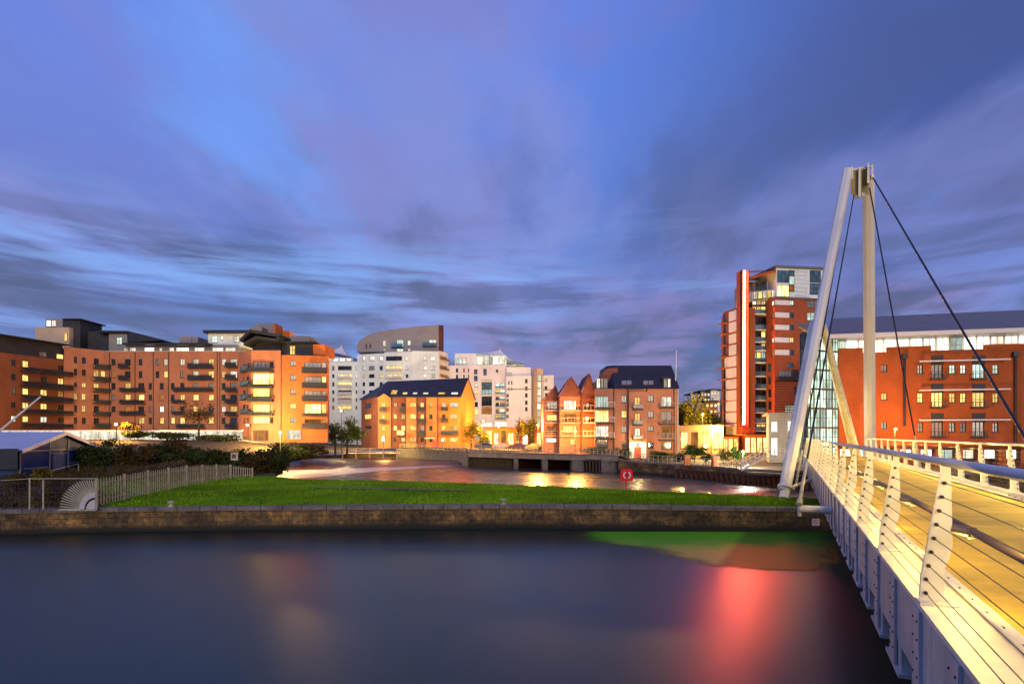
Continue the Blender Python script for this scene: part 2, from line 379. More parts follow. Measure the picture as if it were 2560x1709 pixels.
# --- far-left wing, seen end-on
def left_wing():
    A, B = Gp(-40, 92.5), Gp(160, 105); A = tuple(Vector(A)+(Vector(A)-Vector(B))*0.9)
    t = thing('apartment_block', (A[0], A[1], 3.6), 'brick apartment block at the left edge with black top storey and stacked balconies', 'building')
    f = Fac(A, B); ref = 300
    rows = [(565,635),(725,795),(880,950),(1045,1110),(1200,1265)]
    grid(f, C1, rows, [(130,185,'ddgdw'),(262,330,'yyyyy'),(470,545,'.dyyw'),(670,735,'dyodd')], t, ref=ref)
    zt = f.pix(*C1(ref, 500))[1]
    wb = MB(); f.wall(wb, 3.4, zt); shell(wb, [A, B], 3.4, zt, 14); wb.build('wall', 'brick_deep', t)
    f2 = Fac(Vector(A)-f.n*0.5, Vector(B)-f.n*0.5); ztop = f.pix(*C1(ref, 318))[1]
    for a, b, k in ((455,540,'g'),(655,735,'y')):
        window(f2, f2.pix(*C1(a,0))[0], f2.pix(*C1(b,0))[0], zt+.25, zt+1.05, k, t)
    mb = MB(); f2.wall(mb, zt+.003, ztop); shell(mb, [f2.A, f2.B], zt+.003, ztop, 13); mb.build('top_storey', 'darkclad', t)
    mb = MB(); f2.box(mb, -1, f2.Ln+.4, ztop, ztop+.22, -9, 1.3); mb.build('roof', 'dark', t)
    for a, b in ((232,412),(440,795)):
        for y0, y1 in ((640,692),(800,862),(958,1020),(1118,1170),(1278,1330)):
            balcony(f, C1, a, b, y0, y1, t, ref=ref, depth=1.0)
left_wing()

def step_block():
    A, B = Gp(160, 105), Gp(262, 110)
    t = thing('apartment_block', (A[0], A[1], 3.6), 'narrow brick block set back beside a dark recessed balcony stack, rooftop beige penthouse', 'building')
    f = Fac(A, B); ref = 960
    rows = [(520,590),(660,730),(815,865),(940,1010),(1075,1150),(1215,1285)]
    grid(f, C1, rows, [(852,890,'dddydd'),(945,990,'ddyyyd')], t, ref=ref)
    grid(f, C1, rows, [(1082,1140,'dyyddd'),(1165,1215,'.y....')], t, ref=ref)
    for y0, y1 in ((590,640),(735,790),(868,915),(1005,1050),(1140,1190),(1275,1330)):
        balcony(f, C1, 1070, 1255, y0, y1, t, ref=ref, depth=1.1)
    zt = f.pix(*C1(ref, 420))[1]
    wb = MB(); f.wall(wb, 3.4, zt); shell(wb, [A, B], 3.4, zt, 12); wb.build('wall', 'brick_left', t)
    # penthouse boxes on the roof
    mb = MB(); g, zb, z2 = block(C1, 408, 800, 175, 420, 112, 9, mb); mb.build('penthouse', 'beige', t)
    window(g, g.pix(*C1(745,0))[0], g.pix(*C1(778,0))[0], g.pix(*C1(745,335))[1], g.pix(*C1(745,240))[1], 'y', t, hole=False, rec=-.06)
    mb = MB(); g2, zb, z3 = block(C1, 525, 722, 78, 174, 113, 6, mb); mb.build('lantern_room', 'cladding', t)
    for a, b in ((540,588),(598,648)):
        window(g2, g2.pix(*C1(a,0))[0], g2.pix(*C1(b,0))[0], g2.pix(*C1(a,165))[1], g2.pix(*C1(a,95))[1], 'W', t, hole=False, rec=-.06)
    mb = MB(); block(C1, 723, 925, 84, 420, 113, 6, mb); mb.build('stair_tower', 'darkclad', t)
    mb = MB(); block(C1, 715, 930, 72, 84, 112.4, 7, mb); mb.build('roof', 'dark', t)
step_block()

def long_block():
    A, B = Gp(262, 110), Gp(597, 110)
    t = thing('apartment_block', (A[0], A[1], 3.6), 'long salmon brick apartment block with many windows and pale penthouse row', 'building')
    f = Fac(A, B)
    grid(f, C1, R6, [(1285,1330,'dodgd.'),(1600,1640,'dd....'),(1715,1752,'..ddgd'),(1795,1836,'gd....'),(1842,1886,'..doWy'),(1888,1930,'wy....'),
                     (X2+35,X2+75,'..ddgy'),(X2+140,X2+190,'wgdydy'),(X2+287,X2+350,'wwgyy.'),(X2+465,X2+525,'yygydy'),(X2+618,X2+664,'wyddwd'),(X2+715,X2+795,'wwgdyd')], t)
    grid(f, C1, R6, [(1440,1505,'ddyyo.'),(1595,1662,'..dydy')], t)
    for y0, y1 in ((598,650),(732,784)):
        balcony(f, C1, 1388, 1505, y0, y1, t); balcony(f, C1, X2+245, X2+532, y0-5, y1, t)
    for y0, y1 in ((872,918),(1010,1058),(1140,1188)): balcony(f, C1, 1405, 1682, y0, y1, t)
    for a, b, y0, y1 in ((80,532,868,915),(62,215,1010,1048),(68,202,1142,1178),(370,532,1150,1185),(120,440,1288,1335)): balcony(f, C1, X2+a, X2+b, y0, y1, t)
    for y0, y1 in ((582,640),(720,780),(868,915),(1000,1050),(1145,1190),(1283,1340)): balcony(f, C1, X2+680, X2+812, y0, y1, t, depth=1.0)
    zt = f.pix(*C1(1600, 455))[1]
    wb = MB(); f.wall(wb, 3.4, zt); shell(wb, [A, B], 3.4, zt, 11); wb.build('wall', 'brick_left', t)
    for c in (1265,1560,1770,X2+10,X2+570,X2+600):
        sx_ = f.pix(*C1(c,0))[0]; mb = MB(); mb.tube(f.pt(sx_,3.4,.09), f.pt(sx_,zt-.1,.09), .06, n=6); mb.build('downpipe', 'dark', t)
    mb = MB(); f.box(mb, -.05, f.Ln+.05, zt+.002, zt+.12, -.4, .1); mb.build('coping', 'stone', t)
    # set-back penthouse storey: white lit strip under a thin dark roof
    mb = MB(); g, zb, z1 = block(C1, 1420, X2+800, 372, 456, 113, 7, mb); mb.build('penthouse', 'cladding', t)
    for a, b, k in ((1430,1478,'w'),(1500,1570,'w'),(1670,1780,'W'),(1840,1870,'w'),(X2+20,X2+70,'w'),(X2+100,X2+245,'W'),(X2+310,X2+420,'W'),(X2+515,X2+640,'W'),(X2+665,X2+780,'w')):
        window(g, g.pix(*C1(a,0))[0], g.pix(*C1(b,0))[0], zt+.15, zt+1.15, k, t, nx=3, hole=False, rec=-.06)
    mb = MB(); block(C1, 1405, X2+470, 352, 372, 111.5, 9, mb); mb.build('roof', 'dark', t)
    mb = MB(); g, zb, z1 = block(C1, 1255, 1468, 250, 455, 114, 7, mb); mb.build('roof_pavilion', 'cladding', t)
    window(g, g.pix(*C1(1350,0))[0], g.pix(*C1(1412,0))[0], g.pix(*C1(1350,372))[1], g.pix(*C1(1350,292))[1], 'c', t, hole=False, rec=-.06, nz=2)
    mb = MB(); block(C1, 930, 1254, 225, 455, 115, 6, mb); mb.build('roof_pavilion', 'darkclad', t)
    mb = MB(); z = lambda y: P(0, C1(0,y)[1], 113).z; x = lambda c: Gp(C1(c,0)[0], 113)[0]
    mb.hexa([(x(1110),113,z(235)),(x(1480),113,z(232)),(x(1480),122,z(232)),(x(1110),122,z(235))], [(x(1110),113,z(208)),(x(1480),113,z(215)),(x(1480),122,z(215)),(x(1110),122,z(208))])
    mb.hexa([(x(1480),113,z(350)),(x(1840),113,z(330)),(x(1840),122,z(330)),(x(1480),122,z(350))], [(x(1480),113,z(216)),(x(1840),113,z(308)),(x(1840),122,z(308)),(x(1480),122,z(216))])
    mb.build('sloping_roof', 'dark', t)
    mb = MB(); g, zb, z1 = block(C1, X2+462, X2+868, 236, 400, 114, 7, mb); mb.build('roof_pavilion', 'render_blue', t)
    for a, b, y0, y1, k in ((505,570,275,350,'c'),(612,636,275,318,'W'),(760,826,272,348,'w')):
        window(g, g.pix(*C1(X2+a,0))[0], g.pix(*C1(X2+b,0))[0], g.pix(*C1(X2+a,y1))[1], g.pix(*C1(X2+a,y0))[1], k, t, hole=False, rec=-.06, nz=2)
    mb = MB(); block(C1, X2+400, X2+960, 206, 236, 113, 9, mb); mb.build('roof', 'dark', t)
    mb = MB(); block(C1, X2+130, X2+270, 280, 352, 114, 4, mb); block(C1, X2+272, X2+345, 285, 352, 114.2, 4, mb); mb.build('roof_plant', 'cladding', t)
long_block()

def corner_tower():
    A, M1, B = Gp(597, 96), Gp(628, 92), Gp(702, 92)
    t = thing('apartment_block', (A[0], A[1], 3.6), 'brick corner tower with big brightly lit bay windows and a folded dark roof', 'building')
    fa = Fac(A, M1); f = Fac(M1, B)
    rows = [(572,640),(705,832),(880,972),(1062,1160),(1206,1278)]
    grid(f, C1, rows, [(X2+980,X2+1166,'gVVVV')], t, nx=4)
    grid(f, C1, rows, [(X2+1172,X2+1216,'dyoyo')], t, nx=1)
    grid(fa, C1, [(590,650),(740,790),(890,945),(1060,1110),(1215,1270)], [(X2+868,X2+890,'doddo'),(X2+905,X2+932,'ddooo')], t, ref=X2+930, nx=1)
    zt = f.pix(*C1(X2+1000, 440))[1]
    wb = MB(); fa.wall(wb, 3.4, zt); f.wall(wb, 3.4, zt); shell(wb, [A, M1, B], 3.4, zt, 10); wb.build('wall', 'brick_left', t)
    for y0, y1 in ((640,690),(832,872),(976,1030),(1140,1186)): balcony(f, C1, X2+940, X2+1226, y0, y1, t, depth=.9)
    for y0, y1 in ((612,682),(790,850),(945,1008),(1112,1170)): balcony(fa, C1, X2+868, X2+968, y0, y1, t, depth=.6, mat='b', ref=X2+930)
    window(f, f.pix(*C1(X2+985,0))[0], f.pix(*C1(X2+1160,0))[0], 3.75, f.pix(*C1(X2+985,1348))[1]-.15, 'o', t, hole=False, rec=-.05, nx=5)
    # roof storey
    mb = MB(); g, zb, z1 = block(C1, X2+975, X2+1300, 330, 439, 93.5, 8, mb); mb.build('roof_storey', 'darkclad', t)
    z = lambda y: P(0, C1(0,y)[1], 92).z; x = lambda c: Gp(C1(c,0)[0], 92)[0]
    mb = MB()
    for (xa, ya, xb, yb, th) in ((905,395,1045,315,30),(1045,315,1270,345,28),(1270,345,1335,300,26),(860,350,980,240,34),(985,245,1330,305,34)):
        xa += X2; xb += X2
        mb.hexa([(x(xa),91,z(ya)),(x(xb),91,z(yb)),(x(xb),99,z(yb)),(x(xa),99,z(ya))], [(x(xa),91,z(ya-th)),(x(xb),91,z(yb-th)),(x(xb),99,z(yb-th)),(x(xa),99,z(ya-th))])
    mb.build('folded_roof', 'dark', t)
    mb = MB(); block(C1, X2+945, X2+1080, 170, 300, 97, 5, mb); block(C1, X2+1020, X2+1210, 135, 300, 99.5, 5, mb); mb.build('roof_plant', 'cladding', t)
    mb = MB(); block(C1, X2+1212, X2+1240, 128, 300, 96, 3, mb); block(C1, X2+1262, X2+1385, 215, 310, 99, 3, mb); mb.build('chimney', 'brick_orange', t)
corner_tower()

def end_block():
    A, B = Gp(704, 90.5), Gp(819, 92)
    t = thing('apartment_block', (A[0], A[1], 3.6), 'orange brick end block with one column of wide glazed balconies, nearest the white apartment tower', 'building')
    f = Fac(A, B)
    rows = [(560,615),(725,780),(890,945),(1055,1110),(1212,1268)]
    grid(f, C1, rows, [(X2+1408,X2+1474,'ddgyd')], t)
    grid(f, C1, [(578,640),(742,812),(905,962),(1058,1165),(1232,1278)], [(X2+1575,X2+1765,'gggYo')], t, nx=4)
    grid(f, C1, [(578,640),(742,812),(905,962),(1058,1165),(1232,1278)], [(X2+1772,X2+1824,'dygyo')], t, nx=1)
    for y0, y1 in ((640,700),(815,870),(965,1022),(1166,1196),(1280,1338)): balcony(f, C1, X2+1545, X2+1832, y0, y1, t, depth=.8)
    zt = f.pix(*C1(X2+1500, 498))[1]
    wb = MB(); f.wall(wb, 3.4, zt); shell(wb, [A, B], 3.4, zt, 10); wb.build('wall', 'brick_orange', t)
    mb = MB(); g, zb, z1 = block(C1, X2+1312, X2+1668, 352, 499, 93.5, 7, mb); mb.build('top_storey', 'darkclad', t)
    window(g, g.pix(*C1(X2+1408,0))[0], g.pix(*C1(X2+1468,0))[0], g.pix(*C1(X2+1408,490))[1], g.pix(*C1(X2+1408,388))[1], 'y', t, hole=False, rec=-.06, nz=2)
    mb = MB(); block(C1, X2+1300, X2+1690, 335, 352, 92.8, 8, mb); mb.build('roof', 'dark', t)
    mb = MB(); block(C1, X2+1400, X2+1630, 275, 335, 95, 4, mb); mb.build('roof_plant', 'cladding', t)
    mb = MB(); block(C1, X2+1672, X2+1812, 372, 499, 92.4, 5, mb); mb.build('chimney_stack', 'brick_orange', t)
    mb = MB(); f.box(mb, f.pix(*C1(X2+1372,0))[0], f.pix(*C1(X2+1530,0))[0], 3.95, f.pix(*C1(X2+1372,1362))[1], .02, .12); mb.build('garage_door', 'glow_wall', t)
    mb = MB(); s = f.pix(*C1(X2+1450,1400))
    f.box(mb, s[0]-.35, s[0]+.4, s[1]-.12, s[1]+.18, .122, .15); mb.build('door_emblem', 'cladding', t)
end_block()

# white wall of the raised walkway in front of those blocks
def bank_wall():
    a, b = Gp(-200, 84), Gp(604, 84)
    t = thing('boundary_wall', (a[0], 84, 3.4), 'long bright white wall in front of the salmon brick apartment blocks', 'wall')
    f = Fac(a, b); mb = MB(); f.box(mb, 0, f.Ln, 3.2, 5.12, -.3, 0); mb.build('wall_panel', 'glow_wall', t)  # panel emits light itself to look lamp-lit
    mb = MB(); f.box(mb, 0, f.Ln, 5.12, 5.24, -.38, .08); mb.build('coping', 'render', t)
    mb = MB()
    n = int(f.Ln/2.5)
    for k in range(n): f.box(mb, k*2.5, k*2.5+.10, 3.2, 5.11, .002, .03)
    mb.build('joint_strip', 'concrete', t)
bank_wall()

# ================================================================== WHITE TOWERS
def white_tower():
    D = 150
    pts = [Gp(C3(92,0)[0], D), Gp(C3(405,0)[0], D), Gp(C3(700,0)[0], D-3), Gp(C3(1000,0)[0], D-4), Gp(C3(1292,0)[0], D-3), Gp(C3(1395,0)[0], D+2)]
    t = thing('apartment_tower', (pts[0][0], D, 2), 'pale white apartment tower with curved front and grey wedge shaped top', 'building')
    rows = [(480,525),(585,628),(675,712),(762,802),(850,886),(935,970),(1020,1056)]
    fs = [Fac(a, b) for a, b in zip(pts[:-1], pts[1:])]
    grid(fs[0], C3, rows, [(133,156,'.gdddgo'),(196,345,'.dyydoy')], t, nx=4)
    grid(fs[0], C3, rows, [(388,403,'.wydddd')], t, nx=1)
    grid(fs[1], C3, rows, [(465,490,'wwyddd.'),(534,592,'wgddd..'),(650,682,'wdyd...')], t)
    grid(fs[2], C3, rows, [(718,892,'dyyy...')], t, nx=5)
    grid(fs[2], C3, rows, [(934,960,'wwd....')], t)
    grid(fs[3], C3, rows, [(1128,1160,'www....'),(1204,1250,'www....')], t)
    grid(fs[4], C3, rows, [(1305,1385,'ooo....')], t, nx=3)
    for (f, x0, x1, ys) in ((fs[0],192,350,(712,802,886,970)),(fs[2],715,895,(628,712,802))):
        for y in ys: balcony(f, C3, x0, x1, y-16, y+10, t, depth=.7, mat='wframe', slabm='render')
    for y in (525,628,712): balcony(fs[4], C3, 1302, 1390, y-16, y+8, t, depth=.5, mat='brick_brown', slabm='render')
    zt = [P(0, HY, D).z]*0
    ztop = [fs[0].pix(*C3(250,540))[1], fs[1].pix(*C3(550,455))[1], fs[2].pix(*C3(850,432))[1], fs[3].pix(*C3(1150,424))[1], fs[4].pix(*C3(1340,432))[1]]
    wb = MB(); ws = MB()
    for f, z in zip(fs[:4], ztop[:4]):
        f.wall(wb, 1.5, z)
    fs[4].wall(ws, 1.5, ztop[4])
    shell(wb, [fs[0].A, fs[0].B], 1.5, ztop[0], 14); 
    for f, z in zip(fs[1:4], ztop[1:4]): shell(wb, [f.A, f.B], 1.5, z, 14)
    shell(ws, [fs[4].A, fs[4].B], 1.5, ztop[4], 14)
    wb.build('wall', 'render_blue', t); ws.build('side_wall', 'render_pink', t)
    # grey wedge top
    Dp = 151.5; q = lambda x, y, Y=Dp: P(*C3(x,y), Y)
    prof = [(400,432),(402,360),(425,312),(490,268),(560,232),(770,192),(1050,155),(1292,140),(1292,432)]
    a, b = q(400,432), q(1292,432); g = Fac((a.x,a.y), (b.x,b.y))
    for x0, x1, y0, y1, k in ((500,512,345,398,'d'),(540,556,345,390,'d'),(688,716,310,372,'w'),(838,908,302,375,'c'),(955,986,310,362,'w'),(1190,1266,302,350,'w'),(690,714,400,426,'w'),(840,905,400,428,'c'),(958,985,400,424,'w')):
        window(g, g.pix(*C3(x0,0))[0], g.pix(*C3(x1,0))[0], g.pix(*C3(x0,y1))[1], g.pix(*C3(x0,y0))[1], k, t, hole=False, rec=-.07)
    balcony(g, C3, 780, 908, 346, 388, t, depth=1.0, mat='b'); balcony(g, C3, 1122, 1275, 336, 376, t, depth=1.0, mat='b')
    mb = MB(); fr = [q(x,y) for x,y in prof]; bk = [p+Vector((0,11,0)) for p in fr]
    mb.q(*fr); mb.q(*bk[::-1])
    for i in range(len(fr)): j = (i+1) % len(fr); mb.q(fr[i], fr[j], bk[j], bk[i])
    mb.build('wedge_top', 'cladding', t)
    mb = MB(); mb.hexa([q(1294,432), q(1346,432,155), q(1346,432,163), q(1294,432,163)], [q(1294,138), q(1346,146,155), q(1346,146,163), q(1294,138,163)]); mb.build('wedge_end', 'brick_brown', t)
white_tower()

def tent_pavilion(cv, x0, xp, x1, ye0, yp, ye1, yb, D, label, base):
    a = P(*cv(x0, ye0), D); p = P(*cv(xp, yp), D+3); b = P(*cv(x1, ye1), D)
    t = thing('roof_pavilion', (p.x, D, a.z-2), label, 'pavilion')
    mb = MB(); ns = 7
    def edge(e, back):
        e = e+Vector((0, back, 0)); o = []
        for k in range(ns+1):
            u = k/ns; w = u**1.9
            o.append(Vector((e.x+(p.x-e.x)*u, e.y+(p.y-e.y)*u, e.z+(p.z-e.z)*w)))
        return o
    rim = [edge(a, 0), edge((a*.5+b*.5), -1), edge(b, 0), edge(b, 9), edge(a, 9)]
    for i in range(5):
        e, g = rim[i], rim[(i+1) % 5]
        for k in range(ns): mb.q(e[k], g[k], g[k+1], e[k+1])
    mb.build('tent_roof', 'wframe', t, smooth=True)
    mb = MB(); f, zb, zt = block(cv, x0+6, x1-6, max(ye0, ye1)+6, yb, D+1, 6, mb); mb.build('wall', base, t)
    n = max(4, int(f.Ln/1.6))
    for k in range(n):
        s = (k+.15)*f.Ln/n; window(f, s, s+f.Ln/n*.7, zb+.25, zt-.15, 'W' if k % 3 else 'w', t, hole=False, rec=-.06)
    mb = MB(); mb.tube(p-Vector((0,0,.3)), p+Vector((0,0,.5)), .06); mb.build('finial', 'wframe', t)
tent_pavilion(C3, 55, 235, 360, 425, 372, 490, 545, 152.5, 'white peaked tent roof pavilion left of the grey wedge topped tower', 'render')

def white_blocks():
    D = 156
    A, B = Gp(C4(100,0)[0], D), Gp(C4(806,0)[0], D-1)
    t = thing('apartment_tower', (A[0], D, 2), 'white apartment block with tall blue glazed bays behind the slate roofed mill', 'building')
    f = Fac(A, B)
    for x0, x1 in ((195,222),(285,302),(345,357)):
        for y in (395, 470): wpx(f, C4, x0, x1, y, y+45, 'd', t, nx=1)
    for x0, x1, y0, y1, k in ((415,460,405,465,'b'),(415,460,485,545,'b'),(530,572,400,475,'b'),(685,712,408,442,'d'),(425,462,575,620,'w'),(425,462,660,700,'y'),(425,462,805,862,'d'),(425,462,900,960,'y'),
                              (510,636,562,650,'b'),(510,636,655,712,'c'),(510,636,735,850,'d'),(510,636,860,950,'o'),(510,640,1062,1110,'W'),(660,842,1050,1106,'W')):
        wpx(f, C4, x0, x1, y0, y1, k, t, nx=3 if x1-x0 > 80 else 2, nz=2 if y1-y0 > 60 else 1)
    for y0, y1, k in ((572,632,'c'),(655,705,'y'),(740,782,'b'),(815,862,'d'),(890,945,'o'),(965,1015,'y')):
        wpx(f, C4, 684, 722, y0, y1, k, t); wpx(f, C4, 735, 795, y0, y1, 'g' if k == 'd' else 'c', t)
        balcony(f, C4, 682, 800, y1-16, y1+8, t, depth=.9, mat='b', slabm='render')
    zt = f.pix(*C4(300,357))[1]
    wb = MB(); f.wall(wb, 1.2, zt); shell(wb, [A, B], 1.2, zt, 12); wb.build('wall', 'render_pink', t)
    mb = MB()
    for x0, x1 in ((470,505),(640,678)): s0 = f.pix(*C4(x0,0))[0]; s1 = f.pix(*C4(x1,0))[0]; f.box(mb, s0, s1, 3.5, f.pix(*C4(500,535))[1], .01, .8)
    f.box(mb, f.pix(*C4(480,0))[0], f.pix(*C4(668,0))[0], f.pix(*C4(500,534))[1], f.pix(*C4(500,514))[1], .01, .8); mb.build('bay_frame', 'render', t)
    mb = MB(); g, zb, z1 = block(C4, 182, 440, 212, 356, D+2, 8, mb); mb.build('top_storey', 'render', t)
    for x0, x1, k in ((196,230,'c'),(240,268,'c'),(275,330,'w')): window(g, g.pix(*C4(x0,0))[0], g.pix(*C4(x1,0))[0], zb+.3, zb+1.9, k, t, hole=False, rec=-.06)
    mb = MB(); g, zb, z1 = block(C4, 446, 812, 236, 356, D+1.5, 7, mb); mb.build('top_storey', 'glow_wall', t)
    for x0, x1, k in ((455,520,'W'),(530,590,'w'),(600,640,'d'),(650,715,'W'),(730,790,'w')): window(g, g.pix(*C4(x0,0))[0], g.pix(*C4(x1,0))[0], zb+.2, zb+2.3, k, t, hole=False, rec=-.06, nx=3)
    # right blocks
    A2, B2 = Gp(C4(812,0)[0], 150), Gp(C4(1118,0)[0], 149)
    f2 = Fac(A2, B2)
    for x0, x1 in ((838,851),(872,886)): wpx(f2, C4, x0, x1, 548, 590, 'd', t, nx=1); wpx(f2, C4, x0, x1, 628, 660, 'd', t, nx=1)
    for y in (525, 615, 700, 788, 868): wpx(f2, C4, 1042, 1072, y, y+46, 'd', t)
    for y in (708, 765, 820, 880, 962): wpx(f2, C4, 816, 842, y, y+36, 'o', t)
    z2 = f2.pix(*C4(950,488))[1]
    wb = MB(); f2.wall(wb, 3.4, z2); shell(wb, [A2, B2], 3.4, z2, 5); wb.build('wing_wall', 'render', t)
    mb = MB(); f2.box(mb, .05, f2.Ln-.05, f2.pix(*C4(950,655))[1], f2.pix(*C4(950,643))[1], .005, .06); mb.build('string_course', 'cladding', t)
    mb = MB(); g, zb, z1 = block(C4, 815, 1112, 380, 490, 152, 4, mb); mb.build('set_back_storey', 'render_pink', t)
    window(g, g.pix(*C4(822,0))[0], g.pix(*C4(876,0))[0], g.pix(*C4(822,482))[1], g.pix(*C4(822,445))[1], 'd', t, hole=False, rec=-.06)
white_blocks()
def shop_row():
    D = 128; A, B = Gp(C4(560,0)[0], D), Gp(C4(1262,0)[0], D)
    t = thing('shop_row', (A[0], D, 1.8), 'low orange lit shop row below the white apartment block, between mill and terrace', 'building')
    f = Fac(A, B); zt = f.pix(*C4(800,1128))[1]
    n = 8
    for k in range(n): s = f.Ln*(k+.15)/n; window(f, s, s+f.Ln*.7/n, 2.6, zt-.5-.5*(k % 2), 'YWoYyWoY'[k], t, nx=2)
    wb = MB(); f.wall(wb, 1.8, zt); shell(wb, [A, B], 1.8, zt, 8); wb.build('wall', 'brick_orange', t)
    mb = MB(); f.box(mb, -.2, f.Ln+.2, zt, zt+.25, -8, .5); mb.build('roof', 'tile', t)
shop_row()
tent_pavilion(C4, 440, 738, 1035, 208, 168, 340, 372, 159, 'white peaked tent roof lit from below on the white apartment block', 'glow_wall')

def stair_tower():
    A, M1, B = Gp(C4(1120,0)[0], 153), Gp(C4(1192,0)[0], 151), Gp(C4(1262,0)[0], 152)
    t = thing('apartment_tower', (A[0], 152, 2), 'slim beige stair tower with a vertical strip of lit windows', 'building')
    fa, f = Fac(A, M1), Fac(M1, B)
    for k in range(7): wpx(f, C4, 1196, 1244, 470+k*88, 548+k*88, 'w', t, nx=1)
    z = f.pix(*C4(1200,394))[1]
    w1 = MB(); fa.wall(w1, 2, z); f.wall(w1, 2, z); shell(w1, [A, M1, B], 2, z, 6); w1.build('wall', 'beige', t)
stair_tower()
def pink_block():
    A, B = Gp(C4(1268,0)[0], 152), Gp(C4(1392,0)[0], 151)
    t = thing('apartment_tower', (A[0], 152, 2), 'small pale pink block beside the slim beige stair tower', 'building')
    f = Fac(A, B)
    for x0, x1, y0, y1, k in ((1282,1314,520,552,'w'),(1282,1314,612,658,'d'),(1286,1322,698,745,'d'),(1282,1322,800,845,'o')): wpx(f, C4, x0, x1, y0, y1, k, t)
    z = f.pix(*C4(1300,480))[1]; wb = MB(); f.wall(wb, 2, z); shell(wb, [A, B], 2, z, 6); wb.build('wall', 'render_pink', t)
    mb = MB(); f.box(mb, .02, f.Ln-.02, f.pix(*C4(1300,662))[1], f.pix(*C4(1300,650))[1], .005, .06); mb.build('string_course', 'cladding', t)
pink_block()

